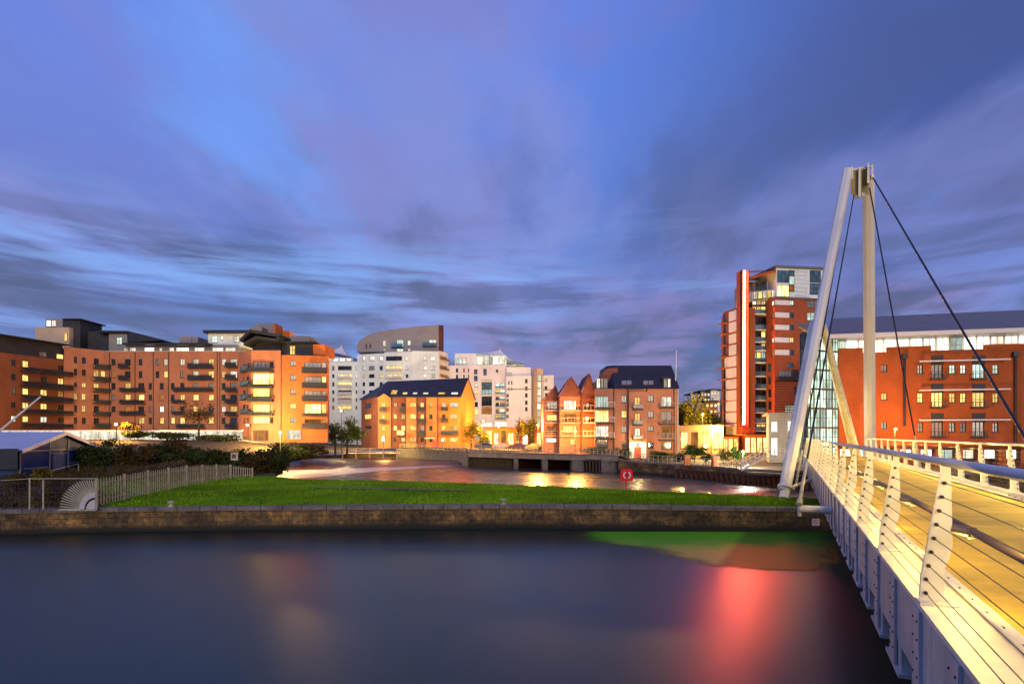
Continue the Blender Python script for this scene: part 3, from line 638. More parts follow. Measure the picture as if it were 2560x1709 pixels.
# ================================================================== SLATE-ROOFED MILL in the middle
def mill():
    D = 115; z0 = 1.7
    pL, pA, pB, pR = Gp(C3(450,0)[0], 123), Gp(C3(632,0)[0], D), Gp(C3(1530,0)[0], D), Gp(C3(1682,0)[0], 124)
    t = thing('brick_mill', (pA[0], D, z0), 'four storey orange brick building with long dark slate roof and lit skylights', 'building')
    fl, f, fr = Fac(pL, pA), Fac(pA, pB), Fac(pB, pR)
    rows = [(985,1032),(1110,1162),(1235,1287),(1362,1412)]
    grid(f, C3, rows, [(668,706,'yyyW'),(800,836,'gyyd'),(884,926,'dyyg'),(980,1042,'yyyy'),(1094,1130,'yywd'),(1190,1226,'yddd'),(1328,1366,'wdyy'),(1414,1502,'wgyy')], t)
    grid(fl, C3, [(992,1048),(1110,1162),(1236,1272)], [(484,556,'dyd')], t, ref=520, nx=3)
    ze = f.pix(*C3(1100,922))[1]; zr = P(*C3(1605,728), 119.5).z
    # walls in bays of different brick
    bays = [(632,772,'brick_mill'),(772,932,'brick_brown'),(932,1052,'brick_mill'),(1052,1150,'brick_brown'),(1150,1282,'brick_mill'),(1282,1530,'brick_orange')]
    for x0, x1, m in bays:
        s0 = max(0, f.pix(*C3(x0,0))[0]); s1 = min(f.Ln, f.pix(*C3(x1,0))[0])
        wb = MB(); hs = f.holes; f.holes = [h for h in hs if h[0] > s0-.01 and h[1] < s1+.01]; f.wall(wb, z0, ze, s0, s1); f.holes = hs
        wb.build('wall', m, t)
    wb = MB(); fl.wall(wb, z0, ze); wb.build('end_wall', 'brick_brown', t)  # brown brick colour paints in the shadow on this unlit end
    wb = MB(); fr.wall(wb, z0, ze)
    rp = (Vector(pB)+Vector(pR))/2; wb.q((pB[0],pB[1],ze), (pR[0],pR[1],ze), (rp.x,rp.y,zr)); wb.build('gable_wall', 'brick_orange', t)
    wb = MB(); wb.q((pL[0],pL[1],z0), (pR[0],pR[1],z0), (pR[0],pR[1],ze), (pL[0],pL[1],ze)); wb.build('back_wall', 'brick_brown', t)
    # roof: hipped at the left, gabled at the right
    rl = P(*C3(735,762), 119.5); rr = Vector((rp.x, rp.y, zr+.05))
    o = .35
    a = Vector((pA[0]-.2, pA[1]-o, ze-.12)); b = Vector((pB[0]+.1, pB[1]-o, ze-.12)); c = Vector((pR[0]+.3, pR[1]+.3, ze-.1)); d = Vector((pL[0]-.5, pL[1]+.2, ze-.1))
    rr2 = rr+Vector((.15,0,.02)); th = Vector((0,0,.16))
    mb = MB()
    for face in ((a,b,rr2,rl),(d,a,rl),(c,d,rl,rr2)): mb.q(*[p+th for p in face]); mb.q(*face[::-1])
    mb.q(a, b, b+th, a+th); mb.q(d, a, a+th, d+th); mb.q(b, rr2, rr2+th, b+th); mb.q(rr2, c, c+th, rr2+th)
    rf = mb.build('roof', 'slate', t)
    # little gable over the left bay
    s0, s1 = f.pix(*C3(632,0))[0], f.pix(*C3(770,0))[0]; sm = (s0+s1)/2; zp = f.pix(*C3(700,886))[1]
    mb = MB(); mb.q(f.pt(s0,ze-.5,.4), f.pt(s1,ze-.5,.4), f.pt(s1,ze-.2,.4), f.pt(sm,zp,.4), f.pt(s0,ze-.2,.4)); mb.q(f.pt(s0,ze-.5,.4), f.pt(s0,ze-.2,.4), f.pt(s0,ze-.2,-1), f.pt(s0,ze-.5,-1))
    mb.build('small_gable', 'brick_mill', t)
    mb = MB(); mb.q(f.pt(s0-.2,ze-.3,.5), f.pt(sm,zp+.1,.5), f.pt(sm,zp+.1,-2), f.pt(s0-.2,ze-.3,-1)); mb.q(f.pt(s1+.2,ze-.3,.5), f.pt(sm,zp+.1,.5), f.pt(sm,zp+.1,-2), f.pt(s1+.2,ze-.3,-1)); mb.build('small_roof', 'slate', t)
    # skylights lying on the front slope
    nrm = (b-a).cross(rl-a).normalized(); nrm = nrm if nrm.z > 0 else -nrm
    def on(x, y):
        k = C3(x,y); d_ = Vector(((k[0]-CX)/F, 1, -(k[1]-HY)/F)); o_ = Vector((0,0,CZ))
        tt = ((a+th)-o_).dot(nrm)/d_.dot(nrm); return o_+d_*tt
    for x0, x1, k in ((772,846,'y'),(900,962,'y'),(1012,1070,'w'),(1122,1190,'w'),(1286,1372,'y'),(1430,1512,'W')):
        pts = [on(x0,896), on(x1-14,896), on(x1,854), on(x0+14,854)]
        mb = MB(); e = nrm*.12
        cen = sum(pts, Vector())/4
        out = [cen+(p-cen)*1.15 for p in pts]
        mb.hexa([p-nrm*.05 for p in out], [p+nrm*.08 for p in out]); sk = mb.build('skylight', 'frame', rf)
        mb = MB(); mb.q(*[p+e for p in pts]); mb.build('pane', k, sk)
    for x in (778,930,1055,1150,1284): # rainwater pipes
        s = f.pix(*C3(x,0))[0]; mb = MB(); mb.tube(f.pt(s,z0,.1), f.pt(s,ze-.2,.1), .07, n=6); mb.build('downpipe', 'dark', t)
    # canopies, bays and balconies low on the front
    balcony(f, C3, 845, 930, 1285, 1345, t, depth=1.0, mat='g'); balcony(f, C3, 1065, 1152, 1290, 1345, t, depth=.9); balcony(f, C3, 1320, 1515, 1290, 1335, t, depth=.9)
    balcony(f, C3, 870, 935, 1040, 1090, t, depth=.7); balcony(f, C3, 1070, 1150, 1030, 1075, t, depth=.7); balcony(f, C3, 1070, 1150, 1160, 1210, t, depth=.7); balcony(f, C3, 1320, 1400, 1030, 1070, t, depth=.7)
    balcony(f, C3, 1320, 1400, 1150, 1200, t, depth=.7); balcony(f, C3, 650, 730, 1035, 1085, t, depth=.6); balcony(f, C3, 650, 730, 1165, 1210, t, depth=.6)
    s0, s1 = f.pix(*C3(1150,0))[0], f.pix(*C3(1255,0))[0]; mb = MB(); f.box(mb, s0, s1, 3.9, 4.05, .02, 1.2); mb.build('door_canopy', 'render_pink', t)
    mb = MB(); f.box(mb, s0+1.3, s0+2.6, 1.7, 3.5, .01, .08); mb.build('door', 'reddoor', t)
mill()

# ================================================================== ORANGE TERRACE + BRICK BLOCK WITH SLATE MANSARD
def terrace(x0, x1, ytop, gable, D, label, wins, mat='brick_rose', depth=9):
    z0 = 1.5; A, B = Gp(C5(x0,0)[0], D), Gp(C5(x1,0)[0], D)
    t = thing('terrace_house', (A[0], D, z0), label, 'house')
    f = Fac(A, B)
    for w in wins: wpx(f, C5, w[0], w[1], w[2], w[3], w[4], t, nx=w[5] if len(w) > 5 else 3)
    ze = f.pix(*C5((x0+x1)/2, ytop))[1]
    wb = MB(); f.wall(wb, z0, ze)
    if gable:
        gx, gy = gable; s, zp = f.pix(*C5(gx, gy)); 
        tg_ = MB(); tg_.q(f.pt(0,ze), f.pt(f.Ln,ze), f.pt(s,zp)); tg_.build('gable', 'tile', t)
    V = lambda s, z, d: f.pt(s, z, d)
    wb.q(V(0,z0,0), V(0,ze,0), V(0,ze,-depth), V(0,z0,-depth)); wb.q(V(f.Ln,z0,0), V(f.Ln,ze,0), V(f.Ln,ze,-depth), V(f.Ln,z0,-depth)); wb.q(V(0,z0,-depth), V(f.Ln,z0,-depth), V(f.Ln,ze,-depth), V(0,ze,-depth))
    wb.build('wall', mat, t)
    mb = MB()
    if gable:
        for e, g in ((-.25, s), (f.Ln+.25, s)):
            mb.hexa([V(e,ze-.15,.3), V(g,zp+.0,.3), V(g,zp,-depth), V(e,ze-.15,-depth)], [V(e,ze+.05,.3), V(g,zp+.2,.3), V(g,zp+.2,-depth), V(e,ze+.05,-depth)])
        mb.build('roof', 'tile', t)
    else:
        f.box(mb, -.2, f.Ln+.2, ze, ze+.15, -depth, .3); mb.build('roof', 'tile', t)
    for y in (820, 970, 1130):
        if ytop < y-60:
            zc = f.pix(*C5((x0+x1)/2, y))[1]; mb = MB(); f.box(mb, .1, f.Ln-.1, zc, zc+.13, .003, .7); bl = mb.build('balcony', 'beige', t)
            mb = MB(); n = max(3, int(f.Ln/.5))
            for k in range(n+1): s_ = .12+(f.Ln-.28)*k/n; f.box(mb, s_, s_+.04, zc+.13, zc+.75, .62, .66)
            f.box(mb, .1, f.Ln-.1, zc+.75, zc+.81, .61, .68); mb.build('railing', 'beige', bl)
    return t, f
terrace(92, 284, 690, (240, 520), 87.5, 'low orange lit terrace house, leftmost, under the pink block', [(135,258,702,792,'d'),(132,255,862,935,'y'),(128,250,1000,1070,'o'),(124,250,1150,1202,'W')])
terrace(290, 562, 640, (432, 412), 85.5, 'orange lit terrace house with pointed clay gable and sheltered doorway', [(340,492,690,802,'w',5),(340,492,850,935,'o',5),(335,492,1000,1082,'y',5),(418,490,1160,1232,'y')])
terrace(562, 722, 600, (652, 372), 83.5, 'dark red gabled house squeezed between the orange terrace and slate roofed block', [(610,650,720,770,'c'),(600,648,885,940,'w'),(612,650,1075,1135,'d')], mat='brick_brown')

def slate_block():
    D, z0 = 80.0, 1.5
    A, B = Gp(C5(722,0)[0], D), Gp(C5(1742,0)[0], D)
    t = thing('apartment_block', (A[0], D, z0), 'brick apartment block with black slate mansard and lit white doorway with red door', 'building')
    f = Fac(A, B)
    for x0, x1, y0, y1, k, nx in ((726,890,640,772,'c',5),(726,890,808,952,'Y',5),(726,890,1000,1132,'w',5),(748,880,1165,1262,'d',3),
        (1050,1112,630,712,'d',2),(1050,1112,815,900,'y',3),(1050,1112,1002,1082,'d',2),(1050,1106,1190,1256,'d',2),
        (1376,1440,625,700,'d',2),(1376,1440,822,896,'d',2),(1376,1440,1005,1062,'d',2),(1376,1440,1206,1276,'d',2),
        (1536,1664,642,762,'w',2),(1536,1664,822,935,'g',2),(1536,1664,1008,1132,'o',2),(1536,1664,1202,1285,'d',2),
        (640,688,735,790,'c',2),(612,640,900,945,'d',1),(612,640,1080,1130,'d',1)):
        if x0 < 722: continue
        wpx(f, C5, x0, x1, y0, y1, k, t, nx=nx, nz=1)
    ze = f.pix(*C5(1000,545))[1]; zc = f.pix(*C5(1240,585))[1]
    wb = MB(); f.wall(wb, z0, ze); shell(wb, [A, B], z0, ze, 12); wb.build('wall', 'brick_rose', t)
    # projecting centre bay
    s0, s1 = f.pix(*C5(1130,0))[0], f.pix(*C5(1352,0))[0]
    bay = Fac(f.A+f.u*s0+f.n*.5, f.A+f.u*s1+f.n*.5)
    for y0, y1, k in ((650,745,'y'),(845,942,'y'),(1030,1122,'w')): wpx(bay, C5, 1212, 1276, y0, y1, k, t)
    wb = MB(); bay.wall(wb, z0, zc); wb.q(f.pt(s0,z0,0), f.pt(s0,zc,0), f.pt(s0,zc,.5), f.pt(s0,z0,.5)); wb.q(f.pt(s1,z0,0), f.pt(s1,zc,0), f.pt(s1,zc,.5), f.pt(s1,z0,.5)); wb.q(f.pt(s0,zc,0), f.pt(s1,zc,0), f.pt(s1,zc,.5), f.pt(s0,zc,.5)); wb.build('centre_bay', 'brick_rose', t)
    for y0, y1 in ((738,800),(932,992),(1118,1172)): balcony(bay, C5, 1186, 1304, y0, y1, t, depth=.5, mat='g')
    # doorway
    mb = MB(); a, b = bay.pix(*C5(1135,0))[0], bay.pix(*C5(1345,0))[0]; zd = bay.pix(*C5(1240,1200))[1]
    d0, d1 = bay.pix(*C5(1208,0))[0], bay.pix(*C5(1274,0))[0]
    bay.box(mb, max(a,.02), d0-.12, z0, zd, .004, .25); bay.box(mb, d1+.12, min(b,bay.Ln-.02), z0, zd, .004, .25); bay.box(mb, d0-.12, d1+.12, z0+2.05, zd, .004, .25); mb.build('door_surround', 'render', t)
    mb = MB(); bay.box(mb, d0-.1, d1+.1, z0, z0+1.45, .004, .06); dr = mb.build('door', 'reddoor', t)
    mb = MB(); bay.box(mb, d1-.05, d1, z0+.65, z0+.75, .062, .12); mb.build('handle', 'steel', dr)
    mb = MB(); bay.box(mb, d0-.1, d1+.1, z0+1.48, z0+2.03, .004, .05); mb.build('fanlight', 'w', t)
    # balconies
    for y0, y1 in ((712,790),(896,972),(1080,1158)): balcony(f, C5, 722, 945, y0, y1, t, depth=1.3, panel=False, mat='wframe')
    for y0, y1 in ((716,782),(890,985),(1090,1178)): balcony(f, C5, 1510, 1684, y0, y1, t, depth=.8, panel=False, mat='g')
    for x in (955,1127,1356,1690):
        s = f.pix(*C5(x,0))[0]; mb = MB(); mb.tube(f.pt(s,z0,.09), f.pt(s,ze,.09), .055, n=6); mb.build('downpipe', 'dark', t)
    # mansard roof
    x = lambda c: f.pix(*C5(c,0))[0]; zr = f.pix(*C5(1300,262))[1]
    k = 8.6/8.0
    mb = MB()
    e = [f.pt(x(962),ze+.004,.35), f.pt(x(1742)+.1,ze+.004,.35), f.pt(x(1742)+.1,ze+.004,-12), f.pt(x(890),ze+.004,-12), f.pt(x(890),ze+.004,-1)]
    zz = lambda p, yy: p
    tp = [f.pt(x(925)+.4,zr+.3,-2.4), f.pt(x(1715),zr+.3,-2.4), f.pt(x(1715),zr+.3,-9), f.pt(x(905),zr+.3,-9), f.pt(x(905),zr+.3,-3.2)]
    mb.hexa(e, tp); rf = mb.build('roof', 'slate', t)
    nrm = (e[1]-e[0]).cross(tp[0]-e[0]).normalized(); nrm = nrm if nrm.y < 0 else -nrm
    def on(cx, cy):
        kx = C5(cx,cy); d_ = Vector(((kx[0]-CX)/F, 1, -(kx[1]-HY)/F)); o_ = Vector((0,0,CZ)); return o_+d_*((e[0]-o_).dot(nrm)/d_.dot(nrm))
    for x0, x1 in ((1052,1104),(1112,1166),(1316,1370),(1380,1434)):
        pts = [on(x0,498), on(x1,498), on(x1,452), on(x0,452)]; cen = sum(pts, Vector())/4
        mb = MB(); out = [cen+(p-cen)*1.18 for p in pts]; mb.hexa([p-nrm*.04 for p in out], [p+nrm*.07 for p in out]); sk = mb.build('skylight', 'frame', rf)
        mb = MB(); mb.q(*[p+nrm*.1 for p in pts]); mb.build('pane', 'g', sk)
    # dormer and attic glazing
    mb = MB(); f.box(mb, x(1548), x(1655), ze+.01, ze+1.5, -1.5, .2); dm = mb.build('dormer', 'darkclad', t)
    df = Fac(f.A+f.n*.2, f.B+f.n*.2); window(df, x(1562), x(1598), ze+.15, ze+1.3, 'd', t, hole=False, rec=-.05); window(df, x(1606), x(1642), ze+.15, ze+1.3, 'w', t, hole=False, rec=-.05, nx=1)
    mb = MB(); f.box(mb, x(735), x(885), ze+.01, f.pix(*C5(800,455))[1], -3, -.25); at = mb.build('attic_room', 'darkclad', t)
    af = Fac(f.A-f.n*.25, f.B-f.n*.25)
    for a, b, kk in ((745,790,'w'),(800,830,'d'),(836,880,'g')): window(af, x(a), x(b), ze+.1, ze+1.4, kk, t, hole=False, rec=-.05)
    # clay gable rising behind the attic room
    mb = MB(); q = lambda cx, cy, Y: P(*C5(cx,cy), Y)
    mb.hexa([q(728,455,81.5), q(1000,455,81.5), q(1000,455,92), q(728,455,92)], [q(878,298,81.5), q(1000,290,81.5), q(1000,290,92), q(878,298,92)]); mb.build('clay_roof', 'tile', t)
    mb = MB(); mb.tube(f.pt(x(1722),ze,-.6), P(*C5(1722,75), 80.6), .075, .05, n=6); mb.build('roof_mast', 'wframe', t)
    mb = MB(); mb.tube(f.pt(x(1735),z0,.1), f.pt(x(1735),ze,.1), .06, n=6); mb.build('downpipe', 'wframe', t)
slate_block()

# ================================================================== RED TOWER WITH NEON FIN
def neon_tower():
    D, z0 = 95.0, 1.6
    t = thing('apartment_tower', (*Gp(C6(600,0)[0], D), z0), 'tall red brick tower with a vertical red neon line and glazed white crown', 'building')
    x = lambda c, Y=D: Gp(C6(c,0)[0], Y)
    # left wing of stacked panels
    A, B = x(470, 99), x(582, D); f = Fac(A, B)
    rows = [(385,452),(462,530),(545,610),(622,692),(702,772),(782,850),(862,928),(938,1008),(1014,1086),(1094,1164),(1172,1250)]
    zt = f.pix(*C6(540, 370))[1]
    grid(f, C6, rows, [(473,490,'bbbbydddddd')], t, ref=540, nx=1)
    for i, (y0, y1) in enumerate(rows):
        mb = MB(); a = f.pix(*C6(514 if i < 4 else 492,0))[0]; b = f.pix(*C6(566,0))[0]; z1 = f.pix(*C6(540,y0))[1]; z2 = f.pix(*C6(540,y1))[1]
        f.box(mb, a, b, z2, z1, .004, .12); mb.build('panel', 'render_pink', t)
        if i < 9: window(f, f.pix(*C6(568,0))[0], f.pix(*C6(579,0))[0], z2+.2, z1-.2, 'y' if i in (1, 4) else 'o', t, nx=1, hole=False, rec=-.05)
        mb = MB(); f.box(mb, -.25, f.Ln*.35, z2-.22, z2-.05, .01, .9); mb.build('balcony', 'brick_red', t)
    wb = MB(); f.wall(wb, z0, zt); shell(wb, [A, B], z0, zt, 8); wb.build('wall', 'brick_red', t)
    # the fin
    A, B = x(582), x(672, D+.5); f = Fac(Vector(A)-Vector((0,1.2)), Vector(B)-Vector((0,1.2))); zf = f.pix(*C6(620,100))[1]; zg = f.pix(*C6(640,360))[1]
    s1 = f.pix(*C6(632,0))[0]
    mb = MB(); f.box(mb, 0, s1, z0, zf, -1.5, 0); f.box(mb, s1, f.Ln, z0, zg, -1.5, 0); mb.build('fin', 'brick_red', t)
    s = f.pix(*C6(612,0))[0]; mb = MB(); f.box(mb, s-.22, s+.28, z0+4.2, zf-.1, .01, .10); nb = mb.build('neon_tray', 'neonbox', t)
    mb = MB(); f.box(mb, s-.62, s-.5, z0+4.2, zf-.1, .003, .52); f.box(mb, s+.5, s+.62, z0+4.2, zf-.1, .003, .52); mb.build('added_baffle', 'neonbox', nb)  # added baffles keep the tube from lighting the walls beside it
    mb = MB(); mb.tube(f.pt(s-.08,z0+4.6,.2), f.pt(s+.06,zf-.15,.2), .15, n=8); mb.build('neon_tube', 'neon', nb)
    # recessed glass between fin and right block
    A, B = x(672, D+1), x(784, D+1); f = Fac(A, B); ztm = f.pix(*C6(720,160))[1]
    ry = [(300,340),(352,408),(430,515),(528,600),(612,660),(672,745),(758,838),(850,925),(940,1005),(1018,1090),(1100,1162),(1178,1218)]
    grid(f, C6, ry, [(676,704,'wydddcdodddd'),(706,736,'yydddydddddy'),(738,768,'wydyycddddoy')], t, nx=2)
    for (y0, y1) in ry[1:]:
        balcony(f, C6, 674, 770, y1-30, y1+8, t, depth=.9, mat='b', slabm='render_pink')
    wb = MB(); f.wall(wb, z0, f.pix(*C6(720,300))[1]); shell(wb, [A, B], z0, f.pix(*C6(720,300))[1], 8); wb.build('glass_bay', 'brick_brown', t)
    # right block
    A, M1, B = x(772, D), x(828, D-2.5), x(1172, D-1); fa, f = Fac(A, M1), Fac(M1, B)
    zr = f.pix(*C6(900,295))[1]
    for y0, y1, k in ((310,342,'c'),(395,430,'b'),(482,516,'b'),(570,604,'y'),(656,692,'b')):
        a, b = f.pix(*C6(832,0))[0], f.pix(*C6(930,0))[0]; zz1, zz0 = f.pix(*C6(880,y0))[1], f.pix(*C6(880,y1))[1]
        mb = MB(); f.box(mb, a, b, zz0, zz1, .004, .10); mb.build('panel', 'render_pink', t)
        wpx(f, C6, 936, 966, y0, y1, k, t)
        window(fa, fa.pix(*C6(806,0))[0], fa.pix(*C6(826,0))[0], zz0, zz1, 'w' if k in 'cy' else 'o', t, nx=1)
    for y0 in (750, 840, 930, 1015): wpx(fa, C6, 786, 806, y0, y0+55, 'b' if y0 < 900 else 'd', t, nx=1)
    for y0, y1, k in ((310,362,'g'),(395,450,'c'),(480,530,'g')): wpx(f, C6, 1060, 1132, y0, y1, k, t, nx=3, nz=2)
    wpx(f, C6, 922, 965, 748, 782, 'b', t); wpx(f, C6, 862, 952, 800, 852, 'g', t, nx=4); wpx(f, C6, 954, 1000, 795, 852, 'd', t)
    balcony(f, C6, 835, 1005, 842, 868, t, depth=.8)
    wpx(f, C6, 965, 1000, 908, 970, 'd', t); wpx(f, C6, 905, 990, 1045, 1092, 'c', t, nx=5)
    wb = MB(); fa.wall(wb, z0, zr); f.wall(wb, z0, zr); shell(wb, [A, M1, B], z0, zr, 9); wb.build('block_wall', 'brick_red', t)
    mb = MB()
    for y in range(880, 1095, 18):
        zz = f.pix(*C6(900,y))[1]; f.box(mb, .05, f.pix(*C6(1000,0))[0], zz, zz+.12, .004, .09)
    mb.build('louvre', 'brick_brown', t)
    # glazed crown
    mb = MB(); g, zb, z1 = block(C6, 842, 1168, 88, 292, D-2.2, 8, mb, Yb=D-1); mb.build('crown', 'render_blue', t)
    def gw(a, b, y0, y1, k, nx=2, nz=1): window(g, g.pix(*C6(a,0))[0], g.pix(*C6(b,0))[0], g.pix(*C6(a,y1))[1], g.pix(*C6(a,y0))[1], k, t, hole=False, rec=-.07, nx=nx, nz=nz)
    gw(848,928,100,180,'b',3,2); gw(930,966,100,135,'b',1); gw(848,928,205,282,'Y',3); gw(930,966,205,245,'o',1); gw(930,966,140,200,'c',1); gw(1076,1150,100,180,'b',3,2); gw(1076,1150,190,265,'b',3,2)
    mb = MB(); zz = z1-.3
    while zz > zb+.3: g.box(mb, g.pix(*C6(972,0))[0], g.pix(*C6(1058,0))[0], zz-.3, zz, .004, .08); zz -= .62
    mb.build('white_louvre', 'wframe', t)
    mb = MB(); g.box(mb, -.3, g.Ln+.5, z1, z1+.28, -8, .4); g.box(mb, -.1, g.pix(*C6(1072,0))[0], zb-.25, zb-.005, .004, .35); mb.build('roof', 'greyroof', t)
    # stepped terrace with raking roof between fin and crown
    mb = MB(); h, zb2, z2 = block(C6, 674, 842, 240, 300, D+.2, 7, mb, Yb=D-1.5); mb.build('terrace_storey', 'wframe', t)
    for a, b, k in ((684,712,'w'),(716,742,'y'),(748,768,'w'),(778,806,'y'),(810,836,'w')): window(h, h.pix(*C6(a,0))[0], h.pix(*C6(b,0))[0], zb2+.1, z2-.1, k, t, hole=False, rec=-.06)
    mb = MB(); h2, zb3, z3 = block(C6, 690, 842, 170, 240, D+2, 6, mb, Yb=D+.5); mb.build('upper_terrace', 'cladding', t)
    for a, b, k in ((698,720,'b'),(728,768,'b'),(776,800,'c'),(806,838,'w')): window(h2, h2.pix(*C6(a,0))[0], h2.pix(*C6(b,0))[0], zb3+.1, z3-.25, k, t, hole=False, rec=-.06)
    mb = MB(); q = lambda cx, cy, Y: P(*C6(cx,cy), Y)
    mb.hexa([q(626,176,D-1), q(840,112,D-2.4), q(840,112,D+5), q(626,176,D+5)], [q(626,152,D-1), q(840,92,D-2.4), q(840,92,D+5), q(626,152,D+5)])
    mb.hexa([q(626,118,D+2), q(760,108,D+2), q(760,108,D+6), q(626,118,D+6)], [q(626,106,D+2), q(760,100,D+2), q(760,100,D+6), q(626,106,D+6)])
    mb.build('raking_roof', 'brick_red', t)
    mb = MB(); block(C6, 630, 682, 180, 360, D+3, 5, mb); mb.build('core_wall', 'cladding', t)
    # yellow lit podium
    A, B = x(622, D-4), x(792, D-4); f = Fac(A, B); zp = f.pix(*C6(700,1252))[1]
    for k in range(4): s = f.Ln*(k+.08)/4; window(f, s, s+f.Ln*.21, z0+.3, zp-.35, 'Y', t)
    wb = MB(); f.wall(wb, z0, zp); shell(wb, [A, B], z0, zp, 3); wb.build('podium', 'brick_orange', t)
    mb = MB(); f.box(mb, -.2, f.Ln+.2, zp, zp+.12, -3, .9); mb.build('podium_canopy', 'brick_red', t)
    A, B = x(470, D-3), x(580, D-3); f = Fac(A, B); zp = f.pix(*C6(520,1262))[1]
    for k in range(3): s = f.Ln*(k+.1)/3; window(f, s, s+f.Ln*.27, z0+.3, zp-.3, 'Y', t)
    wb = MB(); f.wall(wb, z0, zp); shell(wb, [A, B], z0, zp, 3); wb.build('shop_front', 'brick_orange', t)
neon_tower()

def yellow_hall():
    D = 100; A, B = Gp(1697, D), Gp(1809, D-6); z0 = 1.5
    t = thing('low_hall', (A[0], D, z0), 'low yellow lit hall between the slate roofed block and the red tower', 'building')
    f = Fac(A, B); zt = P(1740, 1066, D).z
    for k in range(4): s = f.Ln*(k+.15)/4; window(f, s, s+f.Ln*.16, 2.4, zt-.9, 'YoyY'[k], t, nx=2)
    wb = MB(); f.wall(wb, z0, zt); shell(wb, [A, B], z0, zt, 6); wb.build('wall', 'beige', t)
    mb = MB(); f.box(mb, -.2, f.Ln+.2, zt, zt+.2, -6, .5); mb.build('roof', 'beige', t)
yellow_hall()

def stone_house():
    D, z0 = 66.0, 1.5
    A, B = Gp(C6(790,0)[0], D), Gp(C6(1010,0)[0], D-1)
    t = thing('stone_house', (A[0], D, z0), 'two storey buff stone house with tall white lit windows by the red tower foot', 'building')
    f = Fac(A, B)
    for x0, x1, y0, y1 in ((806,850,1158,1228),(920,980,1152,1225),(806,850,1272,1392),(915,978,1278,1392)): wpx(f, C6, x0, x1, y0, y1, 'W', t, nx=2, nz=3, fm='wframe')
    zt = f.pix(*C6(900,1108))[1]; wb = MB(); f.wall(wb, z0, zt); shell(wb, [A, B], z0, zt, 7); wb.build('wall', 'stone', t)
    mb = MB(); f.box(mb, -.15, f.Ln+.15, zt, zt+.2, -7, .25); mb.build('cornice', 'stone', t)
    A, B = Gp(C6(1012,0)[0], D-2), Gp(C6(1182,0)[0], D-2.5)
    t = thing('brick_house', (A[0], D-2, z0), 'low orange brick house behind the foot of the white bridge mast', 'building')
    f = Fac(A, B); wpx(f, C6, 1042, 1062, 1205, 1240, 'd', t, nx=1)
    zt = f.pix(*C6(1100,1098))[1]; wb = MB(); f.wall(wb, z0, zt); shell(wb, [A, B], z0, zt, 6); wb.build('wall', 'brick_orange', t)
    mb = MB(); f.box(mb, -.1, f.Ln+.1, zt, zt+.18, -6, .3); mb.build('roof', 'brick_brown', t)
stone_house()

